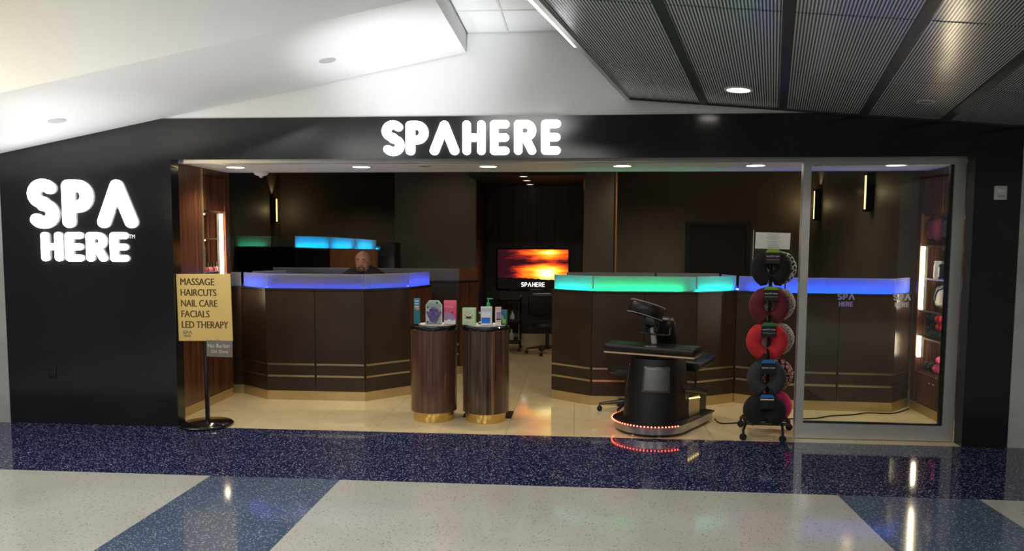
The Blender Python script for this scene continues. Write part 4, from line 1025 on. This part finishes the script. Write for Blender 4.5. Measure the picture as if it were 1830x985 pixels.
emis('screen_white', (1,.97,.9), 1.6)
logo('SPA', -.905, -.735, .930, 1.005, 6.133, 6.136, 'screen_white', sc_, name='screen_letter', gap=.1, t=.085)
logo('HERE', -.720, -.515, .930, 1.005, 6.133, 6.136, 'screen_white', sc_, name='screen_letter', gap=.1, t=.075)
MB().rbox((-.713,6.195,1.2),(.3,.02,.25),.004,2).build('wall_bracket', 'jet', tv)
# trolley
t = thing('utility_cart', (-1.02,5.2,0), 'black three tier salon cart behind the right pedestal', 'cart')
for (x, y) in ((-1.16,5.05),(-.86,5.05),(-1.16,5.4),(-.86,5.4)):
    p = MB().tube([(x,y,.05),(x,y,.80)], .012, 8).build('post', 'chrome' if x > -1 and y < 5.2 else 'black_plastic', t)
    w = MB().lathe([(0,-.01),(.024,-.01),(.026,0),(.024,.01),(0,.01)], 12); w.xf(Matrix.Translation((x,y,.026))@Matrix.Rotation(R(90),4,'X')); w.build('caster', 'jet', p)
for z in (.12,.44,.78):
    b = MB(); b.box(-1.18,-.84,5.03,5.42,z,z+.012); b.box(-1.18,-.84,5.03,5.04,z,z+.06); b.box(-1.18,-1.17,5.03,5.42,z,z+.06); b.box(-.85,-.84,5.03,5.42,z,z+.06); b.box(-1.18,-.84,5.41,5.42,z,z+.06)
    b.build('tray', 'black_plastic', t)
for k, (x, z, h) in enumerate(((-.98,.135,.2),(-.97,.455,.16),(-1.08,.455,.12))):
    t = thing('spray_bottle', (x,5.15,z), ('white bottle on the bottom tier of the cart','white bottle on the middle tier of the cart, right one','white bottle on the middle tier of the cart, left one')[k], 'bottle', 'bottles on the cart')
    MB().lathe([(0,0),(.035,0),(.036,h*.6),(.014,h*.78),(.014,h*.85),(0,h*.85)], 16, (x,5.15,z)).build('bottle', 'white_plastic', t)
    MB().lathe([(0,h*.85),(.018,h*.85),(.016,h),(0,h)], 12, (x,5.15,z)).build('cap', 'grey_paint', t)

# ================================================================== MAN behind the left counter
pm = thing('person', (-2.43,2.05,0), 'bald bearded person in a black shirt seated behind the left counter', 'person')
def remesh(mb, vox, smooth=6):
    me = bpy.data.meshes.new('tmp'); me.from_pydata([tuple(v) for v in mb.v], [], mb.f)
    o = bpy.data.objects.new('tmp', me); COL.objects.link(o)
    md = o.modifiers.new('r', 'REMESH'); md.mode = 'VOXEL'; md.voxel_size = vox
    s_ = o.modifiers.new('s', 'SMOOTH'); s_.factor = .5; s_.iterations = smooth
    dg = bpy.context.evaluated_depsgraph_get(); out = bpy.data.meshes.new_from_object(o.evaluated_get(dg))
    bpy.data.objects.remove(o); bpy.data.meshes.remove(me); return out
def attach(me, name, mt, parent):
    me.name = name; me.materials.clear(); me.materials.append(MATS[mt]); me.shade_smooth()
    o = bpy.data.objects.new(name, me); COL.objects.link(o); o.parent = parent; return o
HZ = 1.448          # centre of the head above the floor
def head(mb, k=1.0):
    mb.ell((0,0,HZ+.022),(.082*k,.098*k,.090*k),24,16)          # skull
    mb.ell((0,-.028,HZ-.045),(.068*k,.070*k,.078*k),20,12)      # face and jaw
    mb.ell((0,-.058,HZ-.092),(.036*k,.034*k,.030*k),14,10)      # chin
    for s in (-1,1): mb.ell((s*.040,-.062,HZ-.038),(.026,.026,.026),12,8)   # cheeks
    mb.ell((0,-.092,HZ+.030),(.050,.014,.012),12,8)             # brow
    mb.tube([(0,-.092,HZ+.015),(0,-.112,HZ-.030)], [.010,.016], 8); mb.ell((0,-.110,HZ-.034),(.020,.014,.012),10,8)   # nose
    for s in (-1,1): mb.ell((s*.082,.010,HZ-.010),(.012,.020,.032),10,8)    # ears
    mb.ell((0,-.088,HZ-.066),(.024,.012,.008),10,6)
def torso(mb, g=0.0, arms=True):
    mb.ell((0,.03,.80),(.165+g,.125+g,.12+g),20,12); mb.ell((0,.02,.98),(.175+g,.125+g,.20+g),20,12)
    mb.ell((0,.01,1.17),(.195+g,.120+g,.17+g),20,12)
    for s in (-1,1):
        mb.ell((s*.185,.015,1.262),(.075+g,.07+g,.065+g),14,10)
        mb.tube([(s*.04,.03,1.345),(s*.12,.025,1.318),(s*.20,.02,1.268)], [.055+g,.058+g,.055+g], 12)
        mb.tube([(s*.228,.01,1.26),(s*.268,-.03,1.09),(s*.265,-.06,.965)], [.058+g,.052+g,.046+g], 12)
def limbs(mb):
    for s in (-1,1):
        mb.tube([(s*.265,-.06,.965),(s*.20,-.20,.99),(s*.14,-.30,1.005)], [.045,.040,.030], 12)
        mb.ell((s*.125,-.345,1.004),(.040,.050,.016),12,8)
        for k in range(4):
            fx = s*(.155-.022*k); L_ = (.052,.066,.070,.058)[k]
            mb.tube([(fx,-.375,1.006),(fx-s*.004,-.375-L_*.55,1.008),(fx-s*.006,-.375-L_,.998)], [.0095,.009,.0075], 8)
        mb.tube([(s*.095,-.33,1.002),(s*.072,-.355,1.0),(s*.066,-.385,.998)], [.011,.010,.008], 8)
        mb.tube([(s*.085,.02,.77),(s*.11,-.22,.765),(s*.115,-.40,.74)], [.088,.080,.062], 12)
        mb.tube([(s*.115,-.40,.74),(s*.11,-.36,.50),(s*.105,-.30,.34)], [.060,.055,.040], 12)
        mb.ell((s*.105,-.35,.315),(.042,.11,.035),12,8)
mb = MB(); head(mb, 1.09); mb.tube([(0,.022,1.22),(0,.008,1.40)], [.072,.066], 14); torso(mb); limbs(mb)
body = attach(remesh(mb, .009, 5), 'body', 'skin', pm)
mb = MB(); torso(mb, .012); mb.tube([(0,.03,1.30),(0,.028,1.365)], [.105,.088], 16)
attach(remesh(mb, .011, 4), 'shirt', 'shirt', pm)
mb = MB()
for s in (-1,1):
    mb.tube([(s*.085,.03,.77),(s*.11,-.22,.765),(s*.115,-.40,.74)], [.102,.092,.074], 12); mb.tube([(s*.115,-.40,.74),(s*.11,-.36,.50),(s*.105,-.30,.345)], [.073,.066,.056], 12)
mb.ell((0,.04,.79),(.182,.14,.09),18,10)
attach(remesh(mb, .012, 4), 'trousers', 'shirt', pm)
mb = MB()
for s in (-1,1): mb.ell((s*.105,-.355,.313),(.052,.122,.044),14,10)
mb.build('shoe_pair', 'jet', pm, world=False)
mb = MB()   # cropped hair round the sides and back of a bald crown
for s in (-1,1): mb.ell((s*.066,.020,HZ+.020),(.0215,.060,.048),14,10)
mb.ell((0,.062,HZ+.012),(.070,.044,.062),16,10); attach(remesh(mb, .007, 3), 'hair', 'hair', body)
mb = MB(); mb.ell((0,-.075,HZ-.100),(.034,.026,.026),14,10); mb.ell((0,-.098,HZ-.060),(.030,.008,.006),10,6)
for s in (-1,1): mb.tube([(s*.028,-.096,HZ-.062),(s*.033,-.090,HZ-.085),(s*.022,-.088,HZ-.105)], .008, 8)
mb.build('beard', 'hair', body, world=False)
mb = MB(); mb.ell((0,-.1035,HZ-.074),(.020,.005,.006),12,6); mb.build('mouth', 'lip', body, world=False)
for s in (-1,1):
    MB().ell((s*.031,-.087,HZ+.008),(.014,.010,.0085),12,8).build('eye', 'eye_dark', body, world=False)
    MB().tube([(s*.014,-.103,HZ+.026),(s*.032,-.101,HZ+.032),(s*.050,-.088,HZ+.026)], .0045, 6).build('eyebrow', 'hair', body, world=False)
# high stool he sits on, hidden by the counter
t = thing('bar_stool', (-2.43,2.09,0), 'black high stool under the seated person', 'stool')
MB().lathe([(0,.62),(.19,.62),(.20,.64),(.19,.675),(0,.68)], 24, (-2.43,2.09,0)).build('seat', 'leather', t)
MB().tube([(-2.43,2.09,.02),(-2.43,2.09,.625)], .03, 12).build('column', 'chrome', t)
MB().lathe([(0,0),(.22,0),(.21,.015),(.04,.03),(0,.03)], 28, (-2.43,2.09,0)).build('base', 'chrome', t)
mb = MB().tube([(-2.43+.17*math.cos(R(a)),1.98-.12+.17*math.sin(R(a)),.26) for a in range(0,360,20)], .011, 8, closed=True); mb.tube([(-2.43,2.06,.26),(-2.43,2.02,.26)], .011, 8); mb.build('foot_ring', 'chrome', t)
